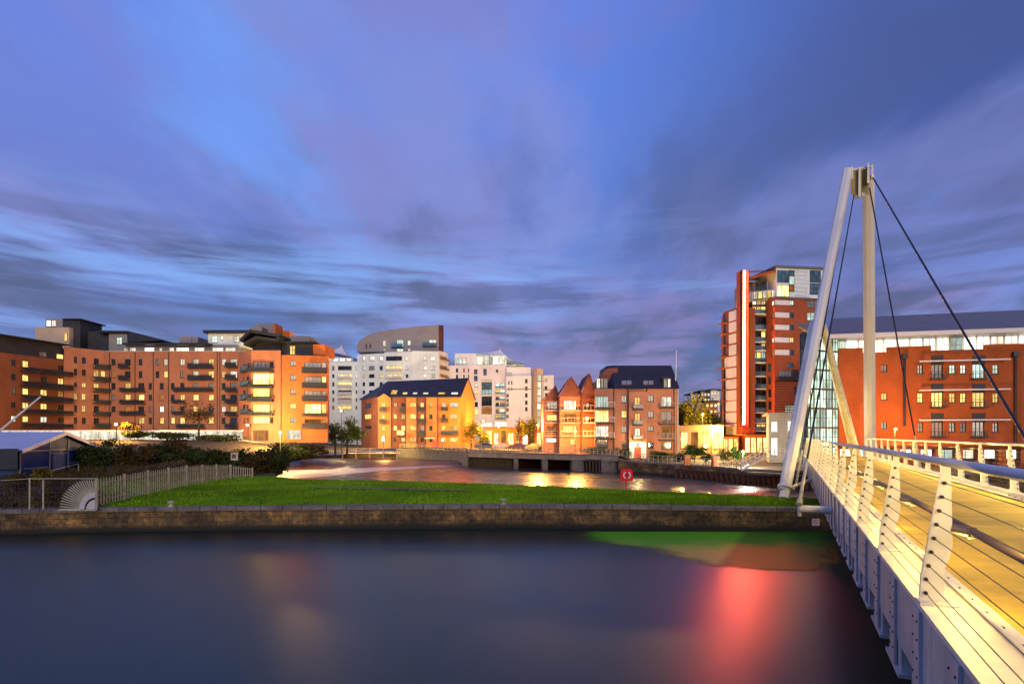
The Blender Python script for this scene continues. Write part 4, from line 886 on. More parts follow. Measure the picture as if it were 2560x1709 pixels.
# ================================================================== OFFICE ON THE RIGHT
def office():
    z0 = 1.2
    A, B = Gp(C7(415,0)[0], 58.5), Gp(C7(2500,0)[0], 54.0)
    t = thing('office_building', (A[0], A[1], z0), 'broad red brick office with lit glass top floor and overhanging grey roof', 'building')
    f = Fac(A, B)
    R = [[(540,606),(795,858),(1052,1112)]]
    for (ya, yb, ks) in ((540,606,'dwcwd'),(795,880,'yyyyy'),(1052,1132,'ddddd')):
        pass
    rows_s = [(540,618),(792,876),(1055,1136)]; rows_b = [(532,662),(782,915),(1040,1176)]
    for (y0, y1), ks in zip(rows_s, ('dcwc','yyyy','gdgd')):
        for (a, b), k in zip(((1118,1168),(1402,1456),(1500,1552),(1788,1840)), ks): wpx(f, C7, a, b, y0, y1, k, t, nz=2)
    for (y0, y1), ks in zip(rows_b, ('gc','yy','gd')):
        for (a, b), k in zip(((1242,1345),(1608,1716)), ks): wpx(f, C7, a, b, y0, y1, k, t, nz=2, nx=3)
    for (y0, y1), k in zip(((540,600),(792,852),(1050,1110)), 'gyd'): wpx(f, C7, 796, 848, y0, y1, k, t)
    for (y0, y1), k in zip(((560,605),(800,850)), 'yy'): wpx(f, C7, 622, 650, y0, y1, k, t, nx=1)
    for x0 in (2180, 2330):
        for (y0, y1), k in zip(rows_s, 'cyd'): wpx(f, C7, x0, x0+60, y0-20, y1-14, k, t, nz=2)
    # balconettes and lintels of the tall windows
    for a, b in ((1228,1358),(1594,1728)):
        for y0, y1 in ((615,668),(870,922),(1130,1184)): balcony(f, C7, a, b, y0, y1, t, depth=.35, mat='frame', panel=False)
        for y in (500, 752, 1012): 
            s0, z = f.pix(*C7(a+12,y)); s1 = f.pix(*C7(b-12,y))[0]; mb = MB(); f.box(mb, s0, s1, z-.42, z+.42, .003, .07); mb.build('lintel_panel', 'darkclad', t)
    for (y0, y1) in ((517,495),(772,764),(1034,1032)):
        a = f.pix(*C7(1108,y0)); b = f.pix(*C7(1915,y1)); mb = MB(); f.box(mb, a[0], b[0], a[1]-.06, a[1]+.06, .55, .68)
        for k in range(7): s = a[0]+.2+(b[0]-a[0]-.4)*k/6; f.box(mb, s-.03, s+.03, a[1]-.03, a[1]+.03, .003, .55)
        mb.build('sunshade', 'wframe', t)
    # stepped parapet: low base plus raised pieces
    zl = f.pix(*C7(1500,405))[1]; zh = f.pix(*C7(1050,376))[1]; zr = f.pix(*C7(2000,352))[1]; zq = f.pix(*C7(780,428))[1]; zk = f.pix(*C7(550,390))[1]
    sx = lambda c: f.pix(*C7(c,0))[0]
    zg = f.pix(*C7(1500,1262))[1]
    wb = MB()
    hs = f.holes
    for a, b, z in ((415,632,zk),(632,852,zq),(852,1240,zh),(1240,1722,zl),(1722,2500,zr)):
        s0 = max(0, sx(a)); s1 = min(f.Ln, sx(b)); f.holes = [h for h in hs if h[0] >= s0 and h[1] <= s1]; f.wall(wb, zg, z, s0, s1)
        f.box(wb, s0, s1, z-.5, z, -.4, -.003)
    f.holes = hs
    wb.q(f.pt(0,zg), f.pt(0,zq), f.pt(0,zq,-9), f.pt(0,zg,-9)); wb.build('wall', 'brick_office', t)
    # ground floor: dark beam, columns and lit shop glazing set back
    mb = MB(); f.box(mb, 0, f.Ln, zg-.25, zg, -1, .05); mb.build('beam', 'brick_dark', t)
    gf = Fac(f.A-f.n*1.2, f.B-f.n*1.2)
    n = 11
    for k in range(n):
        s = (k+.1)*f.Ln/n; window(gf, s, s+.8*f.Ln/n, 2.3, zg-.35, ('W','c','w','W')[k % 4], t, hole=False, nx=2)
        mb = MB(); f.box(mb, k*f.Ln/n-.2, k*f.Ln/n+.15, z0, zg-.25, -.6, -.05); mb.build('column', 'brick_office', t)
    mb = MB(); mb.q(gf.pt(0,z0,-.2), gf.pt(f.Ln,z0,-.2), gf.pt(f.Ln,zg,-.2), gf.pt(0,zg,-.2)); mb.build('shop_wall', 'brick_brown', t)
    # glass top storey
    g = Fac(f.A-f.n*1.6-f.u*1.2, f.B-f.n*1.6); zt = f.pix(*C7(1500,232))[1]
    n = 18
    for k in range(n):
        s = (k+.03)*g.Ln/n; window(g, s, s+.94*g.Ln/n, zq-.4, zt-.1, ('W','W','W','W','W','c')[(k*5+k//3) % 6], t, hole=False, rec=.02, nx=2, nz=2, fm='wframe')
    mb = MB(); mb.q(g.pt(0,zq-.5,-.4), g.pt(g.Ln,zq-.5,-.4), g.pt(g.Ln,zt,-.4), g.pt(0,zt,-.4)); mb.build('top_storey', 'render', t)
    # big grey roof, pitched up to a ridge, with a pointed prow at the left
    mb = MB(); q = lambda cx, cy, Y: P(*C7(cx,cy), Y)
    e0, e1 = q(300,272,57.6), q(2500,196,52.5); r0, r1 = q(355,128,66), q(2500,32,62)
    b0, b1 = r0+Vector((4,9,-3)), r1+Vector((4,9,-3)); dn = Vector((0,0,-.35))
    mb.q(e0, e1, r1, r0); mb.q(r0, r1, b1, b0); mb.q(e0+dn, e1+dn, b1+dn, b0+dn); mb.q(e0, e0+dn, b0+dn, b0, r0)
    mb.build('roof', 'greyroof', t)
    mb = MB(); mb.hexa([e0+dn, e1+dn, e1+dn+Vector((0,.3,0)), e0+dn+Vector((0,.3,0))], [e0+Vector((0,-.03,.02)), e1+Vector((0,-.03,.02)), e1+Vector((0,.2,.02)), e0+Vector((0,.2,.02))]); mb.build('eaves', 'wframe', t)
    pr = q(38,175,55); mb = MB(); c0, c1 = q(205,160,58), q(300,150,62); lo = q(140,255,58); lo2 = q(300,272,57.6)
    mb.q(pr, lo2, c1, c0); mb.q(pr+dn*.5, lo+dn*.4, lo2+dn); mb.q(pr, pr+dn*.5, lo2+dn, lo2); mb.build('prow_roof', 'greyroof', t)
    # atrium of green glass under the prow
    A2, M2, B2 = Gp(C7(70,0)[0], 58.5), Gp(C7(140,0)[0], 57.2), Gp(C7(412,0)[0], 58.6)
    fa, fb = Fac(A2, M2), Fac(M2, B2)
    za = P(*C7(100,235), 58).z
    for ff, na, k in ((fa, 2, 'b'), (fb, 5, 'greenglow')):
        nz = 7
        for j in range(nz):
            for i in range(na):
                s0 = ff.Ln*(i+.03)/na; s1 = ff.Ln*(i+.97)/na; zz0 = z0+.4+(za-z0-.5)*j/nz; zz1 = z0+.4+(za-z0-.5)*(j+.95)/nz
                window(ff, s0, s1, zz0, zz1, k if (i*3+j*2) % 5 else ('c' if ff is fb else 'b'), t, hole=False, rec=.03, nx=2, nz=2)
    mb = MB()
    for ff in (fa, fb): mb.q(ff.pt(0,z0,-.3), ff.pt(ff.Ln,z0,-.3), ff.pt(ff.Ln,za,-.3), ff.pt(0,za,-.3))
    mb.build('atrium_core', 'darkclad', t)
    # rainwater pipes with hopper heads
    for cx, yt, yb in ((998,468,1085),(1985,452,1262)):
        s = sx(cx); z1 = f.pix(*C7(cx,yt))[1]; zb = f.pix(*C7(cx,yb))[1]
        mb = MB(); mb.tube(f.pt(s,zb,.12), f.pt(s,z1,.12), .10, n=8); dp = mb.build('downpipe', 'dark', t)
        mb = MB(); f.box(mb, s-.22, s+.22, z1-.2, z1+.28, .003, .34); mb.build('hopper', 'dark', dp)
office()

# far hillside houses seen between the slate block and the tower
def far_houses():
    spec = [(1728,1750,985,1010,205,'render_pink','wedge of pale terraced flats far up the hillside, leftmost'),
            (1752,1776,978,1012,215,'beige','beige hillside flats far away with lit windows between trees'),
            (1777,1800,975,1008,210,'render','white hillside block far away beside the red tower'),
            (1764,1794,1004,1030,190,'brick_mill','orange brick hillside houses below the far pale flats')]
    for x0, x1, y0, y1, D, m, lb in spec:
        A, B = Gp(x0, D), Gp(x1, D); f = Fac(A, B); z1 = P(x0, y0, D).z; zb = 3.0
        t = thing('hillside_flats', (A[0], D, zb), lb, 'building')
        k = 0; zz = z1-.7
        while zz > P(x0, y1, D).z:
            n = 3
            for i in range(n):
                s = f.Ln*(i+.2)/n; window(f, s, s+f.Ln*.6/n, zz-.9, zz, 'ywdyo'[(k*2+i*3) % 5], t, nx=1)
            zz -= 1.9; k += 1
        wb = MB(); f.wall(wb, zb, z1); shell(wb, [A, B], zb, z1, 8); wb.build('wall', m, t)
        mb = MB(); f.box(mb, -.3, f.Ln+.3, z1, z1+.4, -8, .4); mb.build('roof', 'slate', t)
far_houses()
# ================================================================== GROUND, WATER, QUAYS
def lerp_tab(tab, x):
    if x <= tab[0][0]: return tab[0][1:]
    for a, b in zip(tab[:-1], tab[1:]):
        if x <= b[0]:
            t = (x-a[0])/(b[0]-a[0]) if b[0] > a[0] else 0
            return tuple(p+(q-p)*t for p, q in zip(a[1:], b[1:]))
    return tab[-1][1:]
SH = [(-1800,49,1.2),(688,49,1.2),(694,76,1.0),(730,96,1.1),(800,104,1.2),(990,112,2.1),(1134,95,2.1),(1168,88,2.1),(1281,82,2.1),(1380,77.6,2.1),(1545,73,2.1),(1582,71,1.5),(1700,65,1.4),(1853,57,1.35),(1962,53,1.4),(2100,51.2,1.5),(2600,45,1.6),(3600,38,1.6)]
ZB = [(-1800,3.9),(600,3.9),(715,3.1),(900,2.2),(1100,2.1),(1545,1.6),(1750,1.6),(3600,1.6)]
def shore(px): return lerp_tab(SH, px)
def gz(px, Y):
    D, z0 = shore(px); zb = lerp_tab(ZB, px)[0]
    k = min(1, max(0, (Y-D)/(34 if px < 700 else 20))); k = k*k*(3-2*k)
    far = max(0, Y-170)/1000*60
    return z0+(zb-z0)*k+far
pxs = sorted(set(list(range(-1800, 3601, 60))+[s[0] for s in SH]+[1169,1546]))
mb = MB(); offs = [0, 1.5, 4, 8, 13, 20, 28, 36, 50, 80, 130, 300, 1500]
for a, b in zip(pxs[:-1], pxs[1:]):
    inl = lambda p: 7.0 if 1168.5 < p < 1545.5 else 0.0
    for o0, o1 in zip(offs[:-1], offs[1:]):
        def pt(p, o):
            D = shore(p)[0]+inl(p); Y = D+o; x, y = Gp(p, Y); return (x, y, gz(p, Y)+(0.05*math.sin(x*.7)+.04*math.sin(y*.9) if o > 1 else 0))
        mb.q(pt(a,o0), pt(b,o0), pt(b,o1), pt(a,o1))
tag(mb.build('ground', 'ground', smooth=True), 'earth and paving of the far river bank', kind='structure')

# road behind the parapet, lit orange
mb = MB()
for a, b in zip(range(700, 1700, 40), range(740, 1741, 40)):
    for o0, o1 in ((-9, -4), (-4, 0)):
        def pt(p, o):
            Y = lerp_tab([(700,100),(990,112.5),(1134,104),(1400,92),(1740,80)], p)[0]+o+9.5; x, y = Gp(p, Y); return (x, y, gz(p, Y)+.12)
        mb.q(pt(a,o0), pt(b,o0), pt(b,o1), pt(a,o1))
tag(mb.build('road', 'asphalt', smooth=True), 'street along the far bank', kind='structure')

FRONT = [(-1500,25.5),(0,27.2),(240,27.9),(640,28.6),(1280,29.2),(1640,28.8),(2010,28.0),(2125,28.2)]
BACK = [(-1500,49),(688,49),(1000,46.4),(1280,42.5),(1600,37.4),(1900,33.6),(2010,32.0),(2125,30.2)]
ZG = 1.10
def gp3(px, Y, z): x, y = Gp(px, Y); return Vector((x, y, z))
pf = sorted(set(list(range(-1500, 2101, 75))+[240, 640, 1280, 1640, 2010, 2125, 688]))
fr = lambda p: lerp_tab(FRONT, p)[0]
bk = lambda p: lerp_tab(BACK, p)[0]
def lawnz(p, k): 
    return ZG + (0.15*math.sin(math.pi*min(1, k))*(1 if p > 300 else .6)) + (0.1*k if p <= 688 else -.15*max(0, k-.8)/.2)
mb = MB(); ms = MB()
for a, b in zip(pf[:-1], pf[1:]):
    ks = [0, .06, .15, .3, .5, .7, .86, 1.0]
    for k0, k1 in zip(ks[:-1], ks[1:]):
        def pt(p, k):
            f0 = fr(p)+.5; return gp3(p, f0+(bk(p)-f0)*k, lawnz(p, k))
        (ms if b <= 240 else mb).q(pt(a,k0), pt(b,k0), pt(b,k1), pt(a,k1))
    if a >= 688: mb.q(gp3(a,bk(a),lawnz(a,1)), gp3(b,bk(b),lawnz(b,1)), gp3(b,bk(b)+.5,-.6), gp3(a,bk(a)+.5,-.6))
tag(mb.build('lawn', 'grassg', smooth=True), 'mown grass point between the two waters', kind='structure')
tag(ms.build('scrubland', 'scrubg', smooth=True), 'rough ground left of the palisade fence', kind='structure')
# grass blades standing on the lawn
rng = random.Random(3); mb = MB()
for i in range(26000):
    p = rng.uniform(250, 2110); k = rng.random()**1.3; f0 = fr(p)+.55
    Y = f0+(bk(p)-f0)*k
    fx = lerp_tab([(25,244),(28,248),(44.7,585),(49,700),(60,720)], Y)[0]
    if p < fx: continue
    z = lawnz(p, k); c = gp3(p, Y, z-.01); h = rng.uniform(.04, .13); an = rng.uniform(0, 6.28); w = rng.uniform(.02, .05)
    d = Vector((math.cos(an)*w, math.sin(an)*w, 0)); l = Vector((rng.uniform(-.05,.05), rng.uniform(-.05,.05), h))
    mb.q(c-d, c+d, c+l)
tag(mb.build('grass', 'blade'), 'short green grass on the river point', 'grass', kind='stuff')

M['quay'] = stonewall('quay_masonry', (0.17,0.11,0.045), (0.10,0.066,0.036), (0.03,0.022,0.014), 0.66, 0.24)
q0 = gp3(640, 28.6, 0)
qw = thing('quay_wall', (q0.x, q0.y, -1), 'long weathered stone quay wall edging the grass point above the dark water', 'wall')
mb = MB(); mc = MB(); rng = random.Random(5)
steps = sorted(set(list(range(-1500, 2126, 25))+[2125]))
for a, b in zip(steps[:-1], steps[1:]):
    mb.q(gp3(a,fr(a),-1), gp3(b,fr(b),-1), gp3(b,fr(b),ZG-.16), gp3(a,fr(a),ZG-.16))
mb.q(gp3(2125,28.2,-1), gp3(2125,30.8,-1), gp3(2125,30.8,ZG-.16), gp3(2125,28.2,ZG-.16)); mb.build('wall_face', 'quay', qw)
p = -1500
while p < 2125:
    n = min(2125, p+rng.uniform(38, 62)); o = rng.uniform(.02,.09); h = rng.uniform(-.02,.015)
    mc.hexa([gp3(p+.7,fr(p)-o,ZG-.155), gp3(n-.7,fr(n)-o,ZG-.155), gp3(n-.7,fr(n)+.52,ZG-.155), gp3(p+.7,fr(p)+.52,ZG-.155)],
            [gp3(p+.7,fr(p)-o,ZG+.03+h), gp3(n-.7,fr(n)-o,ZG+.03+h), gp3(n-.7,fr(n)+.52,ZG+.03+h), gp3(p+.7,fr(p)+.52,ZG+.03+h)]); p = n
mc.build('coping', 'concrete_l', qw)
mb = MB()
for a, b, k0, k1 in ((784,1172,.54,.57),):
    for i in range(8):
        p0, p1 = a+(b-a)*i/8, a+(b-a)*(i+1)/8
        e = lambda p, dy: gp3(p, lerp_tab([(784,37.0),(1172,34.9)], p)[0]+dy, lawnz(p, .5)+.05)
        mb.q(e(p0,0), e(p1,0), e(p1,.5), e(p0,.5))
tag(mb.build('path', 'path'), 'narrow concrete strip across the grass', kind='structure')

# water
def watermat(name, base, rough, bump, scale=0.5, aniso=0.0, tint=(1,1,1)):
    m, nt, out = nodes(name)
    b = N(nt, 'ShaderNodeBsdfPrincipled'); b.inputs['Base Color'].default_value = (*base, 1); b.inputs['Roughness'].default_value = rough
    b.inputs['Specular Tint'].default_value = (*tint, 1); b.inputs['Anisotropic'].default_value = aniso; tg = N(nt, 'ShaderNodeCombineXYZ'); tg.inputs[0].default_value = 1.0; L(nt, tg.outputs[0], b.inputs['Tangent'])
    b.inputs['IOR'].default_value = 1.33; b.inputs['Specular IOR Level'].default_value = 0.5
    g = N(nt, 'ShaderNodeNewGeometry'); mp = N(nt, 'ShaderNodeMapping'); mp.inputs['Scale'].default_value = (.6, 1.6, 1); L(nt, g.outputs['Position'], mp.inputs['Vector'])
    n1 = N(nt, 'ShaderNodeTexNoise'); n1.inputs['Scale'].default_value = scale*4; n1.inputs['Detail'].default_value = 3; L(nt, mp.outputs['Vector'], n1.inputs['Vector'])
    n2 = N(nt, 'ShaderNodeTexNoise'); n2.inputs['Scale'].default_value = 0.12; n2.inputs['Detail'].default_value = 2; L(nt, mp.outputs['Vector'], n2.inputs['Vector'])
    rr = N(nt, 'ShaderNodeMapRange'); rr.inputs['From Min'].default_value = 0; rr.inputs['From Max'].default_value = 1; rr.inputs['To Min'].default_value = rough*.6; rr.inputs['To Max'].default_value = rough*1.4
    L(nt, n2.outputs['Fac'], rr.inputs['Value']); (L(nt, rr.outputs['Result'], b.inputs['Roughness']) if aniso < .55 else None)
    bp = N(nt, 'ShaderNodeBump'); bp.inputs['Strength'].default_value = bump; bp.inputs['Distance'].default_value = .05
    L(nt, n1.outputs['Fac'], bp.inputs['Height']); L(nt, bp.outputs['Normal'], b.inputs['Normal'])
    L(nt, b.outputs['BSDF'], out.inputs['Surface']); return m
M['water'] = watermat('river_water', (0.050, 0.045, 0.048), 0.28, 0.0, aniso=0.5)
M['basin'] = watermat('basin_water', (0.012, 0.026, 0.019), 0.29, 0.015, aniso=0.68, tint=(.74,.92,.66))
mb = MB(); mb.q((-300,29.5,0), (300,29.5,0), (300,140,0), (-300,140,0))
tag(mb.build('water', 'water'), 'river water behind the grass point', kind='structure')
mb = MB(); mb.q((-300,-60,0), (300,-60,0), (300,29.5,0), (-300,29.5,0))
tag(mb.build('water', 'basin'), 'smooth dark water in the foreground', kind='structure')
# weir sill
m, nt, out = nodes('weir_wet'); b_ = N(nt, 'ShaderNodeBsdfPrincipled'); b_.inputs['Roughness'].default_value = .35
g_ = N(nt, 'ShaderNodeNewGeometry'); mp_ = N(nt, 'ShaderNodeMapping'); mp_.inputs['Scale'].default_value = (.25, .5, 2); L(nt, g_.outputs['Position'], mp_.inputs['Vector'])
n_ = N(nt, 'ShaderNodeTexNoise'); n_.inputs['Scale'].default_value = 1.2; n_.inputs['Detail'].default_value = 5; L(nt, mp_.outputs['Vector'], n_.inputs['Vector'])
L(nt, ramp(nt, n_.outputs['Fac'], [(.35,(.05,.022,.018)),(.58,(.10,.05,.045)),(.72,(.35,.3,.32))]), b_.inputs['Base Color']); L(nt, b_.outputs['BSDF'], out.inputs['Surface']); M['weir'] = m
wt = gp3(930, 86, 0)
we = thing('weir', (wt.x, wt.y, -.5), 'low sloping weir with white foam along its foot', 'weir')
mb = MB(); mf = MB()
for i in range(24):
    p0, p1 = 690+(1160-690)*i/24, 690+(1160-690)*(i+1)/24
    lo = lambda p: lerp_tab([(690,74),(1160,90)], p)[0]; hi = lambda p: lerp_tab([(690,99),(1000,108),(1160,91)], p)[0]
    mb.q(gp3(p0,lo(p0),.03), gp3(p1,lo(p1),.03), gp3(p1,hi(p1),.55), gp3(p0,hi(p0),.55))
    fl = lambda p: lerp_tab([(690,60),(820,66),(950,76),(1060,83),(1160,89.6)], p)[0]
    mf.q(gp3(p0,fl(p0),.014), gp3(p1,fl(p1),.014), gp3(p1,lo(p1)+.6,.06), gp3(p0,lo(p0)+.6,.06))
mb.build('sill', 'weir', we)
M['foam'] = surf('foam', (0.26,0.24,0.27), .35, var=.35, scale=.5, stretch=(.35,1.6,1), c2=(.66,.63,.68), spec=.5); mf.build('foam', 'foam', we)
mb = MB(); mb.q(gp3(700,99,.54), gp3(1000,108,.54), gp3(1010,113,.54), gp3(690,106,.54)); tag(mb.build('water', 'water'), 'water above the weir', kind='structure')

# bridge light on the water along the quay wall, painted into a sheet
m, nt, out = nodes('painted_light'); b_ = N(nt, 'ShaderNodeBsdfPrincipled'); b_.inputs['Roughness'].default_value = .5; b_.inputs['Specular IOR Level'].default_value = .04
g_ = N(nt, 'ShaderNodeNewGeometry'); n_ = N(nt, 'ShaderNodeTexNoise'); n_.inputs['Scale'].default_value = .5; n_.inputs['Detail'].default_value = 6; L(nt, g_.outputs['Position'], n_.inputs['Vector'])
sp_ = N(nt, 'ShaderNodeSeparateXYZ'); L(nt, g_.outputs['Position'], sp_.inputs[0])
mr_ = N(nt, 'ShaderNodeMapRange'); mr_.inputs['From Min'].default_value = 21.5; mr_.inputs['From Max'].default_value = 26.5; L(nt, sp_.outputs['Y'], mr_.inputs['Value'])
ad_ = N(nt, 'ShaderNodeMath', operation='MULTIPLY_ADD'); ad_.inputs[1].default_value = .8; L(nt, n_.outputs['Fac'], ad_.inputs[0]); 
sb_ = N(nt, 'ShaderNodeMath', operation='SUBTRACT'); sb_.inputs[1].default_value = .4; L(nt, mr_.outputs['Result'], sb_.inputs[0]); L(nt, sb_.outputs[0], ad_.inputs[2])
L(nt, ramp(nt, ad_.outputs[0], [(.05,(.62,.38,.10)),(.40,(.42,.40,.05)),(.85,(.13,.40,.015))]), b_.inputs['Base Color']); L(nt, b_.outputs['BSDF'], out.inputs['Surface']); M['painted_light'] = m
m2 = m.copy(); m2.name = 'painted_shade_mat'; M['painted_shade'] = m2  # darker copy of the colours for the shaded part of the patch
for n_ in m2.node_tree.nodes:
    if n_.type == 'VALTORGB':
        for el, c in zip(n_.color_ramp.elements, ((.30,.115,.015),(.22,.10,.013),(.04,.13,.010))): el.color = (*c, 1)
t_ = M['painted_light'].node_tree; o_ = [n for n in t_.nodes if n.type == 'OUTPUT_MATERIAL'][0]; pb = [n for n in t_.nodes if n.type == 'BSDF_PRINCIPLED'][0]
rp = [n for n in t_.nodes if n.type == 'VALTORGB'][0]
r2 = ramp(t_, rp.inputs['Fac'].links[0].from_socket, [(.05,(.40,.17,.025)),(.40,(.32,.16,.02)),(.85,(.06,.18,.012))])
asd = N(t_, 'ShaderNodeAttribute'); asd.attribute_name = 'side'; mxs = N(t_, 'ShaderNodeMix', data_type='RGBA'); L(t_, asd.outputs['Fac'], mxs.inputs['Factor']); L(t_, rp.outputs['Color'], mxs.inputs[6]); L(t_, r2, mxs.inputs[7]); L(t_, mxs.outputs[2], pb.inputs['Base Color'])  # side blends lit colours into shaded ones across a painted shadow edge
at_ = N(t_, 'ShaderNodeAttribute'); at_.attribute_name = 'fade'; tr_ = N(t_, 'ShaderNodeBsdfTransparent'); ms_ = N(t_, 'ShaderNodeMixShader')
gg = N(t_, 'ShaderNodeNewGeometry'); nn = N(t_, 'ShaderNodeTexNoise'); nn.inputs['Scale'].default_value = .9; nn.inputs['Detail'].default_value = 6; L(t_, gg.outputs['Position'], nn.inputs['Vector'])
n0 = N(t_, 'ShaderNodeMath', operation='SUBTRACT'); n0.inputs[1].default_value = .5; L(t_, nn.outputs['Fac'], n0.inputs[0])
n1_ = N(t_, 'ShaderNodeMath', operation='MULTIPLY_ADD'); n1_.inputs[1].default_value = .9; L(t_, n0.outputs[0], n1_.inputs[0]); L(t_, at_.outputs['Fac'], n1_.inputs[2])
mr = N(t_, 'ShaderNodeMapRange', interpolation_type='SMOOTHSTEP'); mr.inputs['From Min'].default_value = .12; mr.inputs['From Max'].default_value = .85; mr.inputs['To Max'].default_value = .95; L(t_, n1_.outputs[0], mr.inputs['Value'])
L(t_, mr.outputs['Result'], ms_.inputs[0]); L(t_, tr_.outputs[0], ms_.inputs[1]); L(t_, pb.outputs[0], ms_.inputs[2]); L(t_, ms_.outputs[0], o_.inputs['Surface'])
def mat_sheet(pts, label, mat):
    def sd(x, y):
        ins = False; dm = 1e9
        for (x0, y0), (x1, y1) in zip(pts, pts[1:]+pts[:1]):
            if (y0 > y) != (y1 > y) and x < (x1-x0)*(y-y0)/(y1-y0)+x0: ins = not ins
            ex, ey = (x1-x0)/9, (y1-y0); wx, wy = (x-x0)/9, y-y0; q = max(0, min(1, (wx*ex+wy*ey)/(ex*ex+ey*ey+1e-9))); dm = min(dm, math.hypot(wx-ex*q, wy-ey*q))
        return dm if ins else -dm
    xs = [min(p[0] for p in pts)-20+8*i for i in range(90) if min(p[0] for p in pts)-20+8*i < max(p[0] for p in pts)+20]
    ys = [1328.5+2.5*i for i in range(44)]
    mb = MB(); fd = []; sd_ = []
    for y in ys:
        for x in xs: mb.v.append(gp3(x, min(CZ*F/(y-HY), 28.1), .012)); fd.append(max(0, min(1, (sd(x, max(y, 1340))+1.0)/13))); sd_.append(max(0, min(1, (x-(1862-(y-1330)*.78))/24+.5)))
    n = len(xs)
    for j in range(len(ys)-1):
        for i in range(n-1):
            if max(fd[j*n+i], fd[j*n+i+1], fd[(j+1)*n+i], fd[(j+1)*n+i+1]) > 0: mb.f.append((j*n+i, (j+1)*n+i, (j+1)*n+i+1, j*n+i+1))
    o = mb.build('painted_light', mat); at = o.data.attributes.new('fade', 'FLOAT', 'POINT')
    for i, v in enumerate(fd): at.data[i].value = v
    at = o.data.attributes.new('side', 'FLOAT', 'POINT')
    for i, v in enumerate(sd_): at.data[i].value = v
    return tag(o, label, 'painted_light', kind='stuff')
mat_sheet([(1420,1322),(2110,1322),(2122,1400),(2112,1424),(2040,1432),(1960,1430),(1840,1426),(1700,1407),(1600,1375),(1585,1370),(1540,1366),(1450,1352)], 'green, olive and brown patch of bridge light painted on the water by the quay wall', 'painted_light')
# far river walls
def poly_wall(name, label, tab, mat, cap, capw=.45, base=-.8, caph=.16):
    p0 = tab[len(tab)//2]; c = gp3(p0[0], p0[1], 0); t = thing(name, (c.x, c.y, 0), label, 'wall')
    mb = MB(); mc = MB(); n = []
    for a, b in zip(tab[:-1], tab[1:]):
        k = 4
        for i in range(k): n.append(tuple(x+(y-x)*i/k for x, y in zip(a, b)))
    n.append(tab[-1])
    for a, b in zip(n[:-1], n[1:]):
        A, B = gp3(a[0],a[1],0), gp3(b[0],b[1],0); z = lambda v, h: Vector((v.x, v.y, h))
        mb.q(z(A,base), z(B,base), z(B,b[2]-caph), z(A,a[2]-caph))
        d = Vector((0,capw,0)); e = Vector((0,-.07,0))
        mc.hexa([z(A+e,a[2]-caph+.003), z(B+e,b[2]-caph+.003), z(B+d,b[2]-caph+.003), z(A+d,a[2]-caph+.003)], [z(A+e,a[2]+.03), z(B+e,b[2]+.03), z(B+d,b[2]+.03), z(A+d,a[2]+.03)])
    mb.build('wall_face', mat, t); mc.build('coping', cap, t); return t
poly_wall('river_wall', 'grey concrete wing wall curving down from the weir to the road bridge', [(990,111.5,2.12),(1060,104,2.12),(1134,94.6,2.12),(1168,87.6,2.12)], 'wing', 'concrete_l')
poly_wall('river_wall', 'long stone river wall running from the road bridge to the white landing steps', [(1546,72.6,1.75),(1582,70.6,1.5),(1700,64.6,1.42),(1853,56.6,1.37),(1962,52.6,1.42),(2100,50.8,1.52),(2600,44.6,1.62),(3600,37.6,1.62)], 'quay', 'concrete')
poly_wall('river_wall', 'dark timber faced bank wall above the weir', [(694,99,.95),(800,103.6,1.0),(992,111.6,1.5)], 'timber', 'timber')
# sheet piling at the foot of the right wall
ts = gp3(1800, 58, 0); t = thing('sheet_piling', (ts.x, ts.y, -.5), 'rusty sheet piles in the water under the right river wall', 'piling')
mb = MB(); p = 1690.0; i = 0
while p < 2300:
    Y = lerp_tab([(1690,64.5),(1853,56),(1962,52),(2100,50.3),(2300,47.6)], p)[0]
    c = gp3(p, Y, 0); mb.box(c.x-.16, c.x+.16, c.y-.14, c.y, -.6, .78); p += 13; i += 1
mb.build('pile_row', 'rust', t)
mb = MB()
for a, b in ((1690,1853),(1853,1962),(1962,2100),(2100,2300)):
    A, B = [gp3(p, lerp_tab([(1690,64.3),(1853,55.8),(1962,51.8),(2100,50.1),(2300,47.4)], p)[0], .8) for p in (a, b)]
    mb.hexa([A, B, B+Vector((0,.5,0)), A+Vector((0,.5,0))], [A+Vector((0,0,.12)), B+Vector((0,0,.12)), B+Vector((0,.5,.12)), A+Vector((0,.5,.12))])
mb.build('waling', 'timber', t)

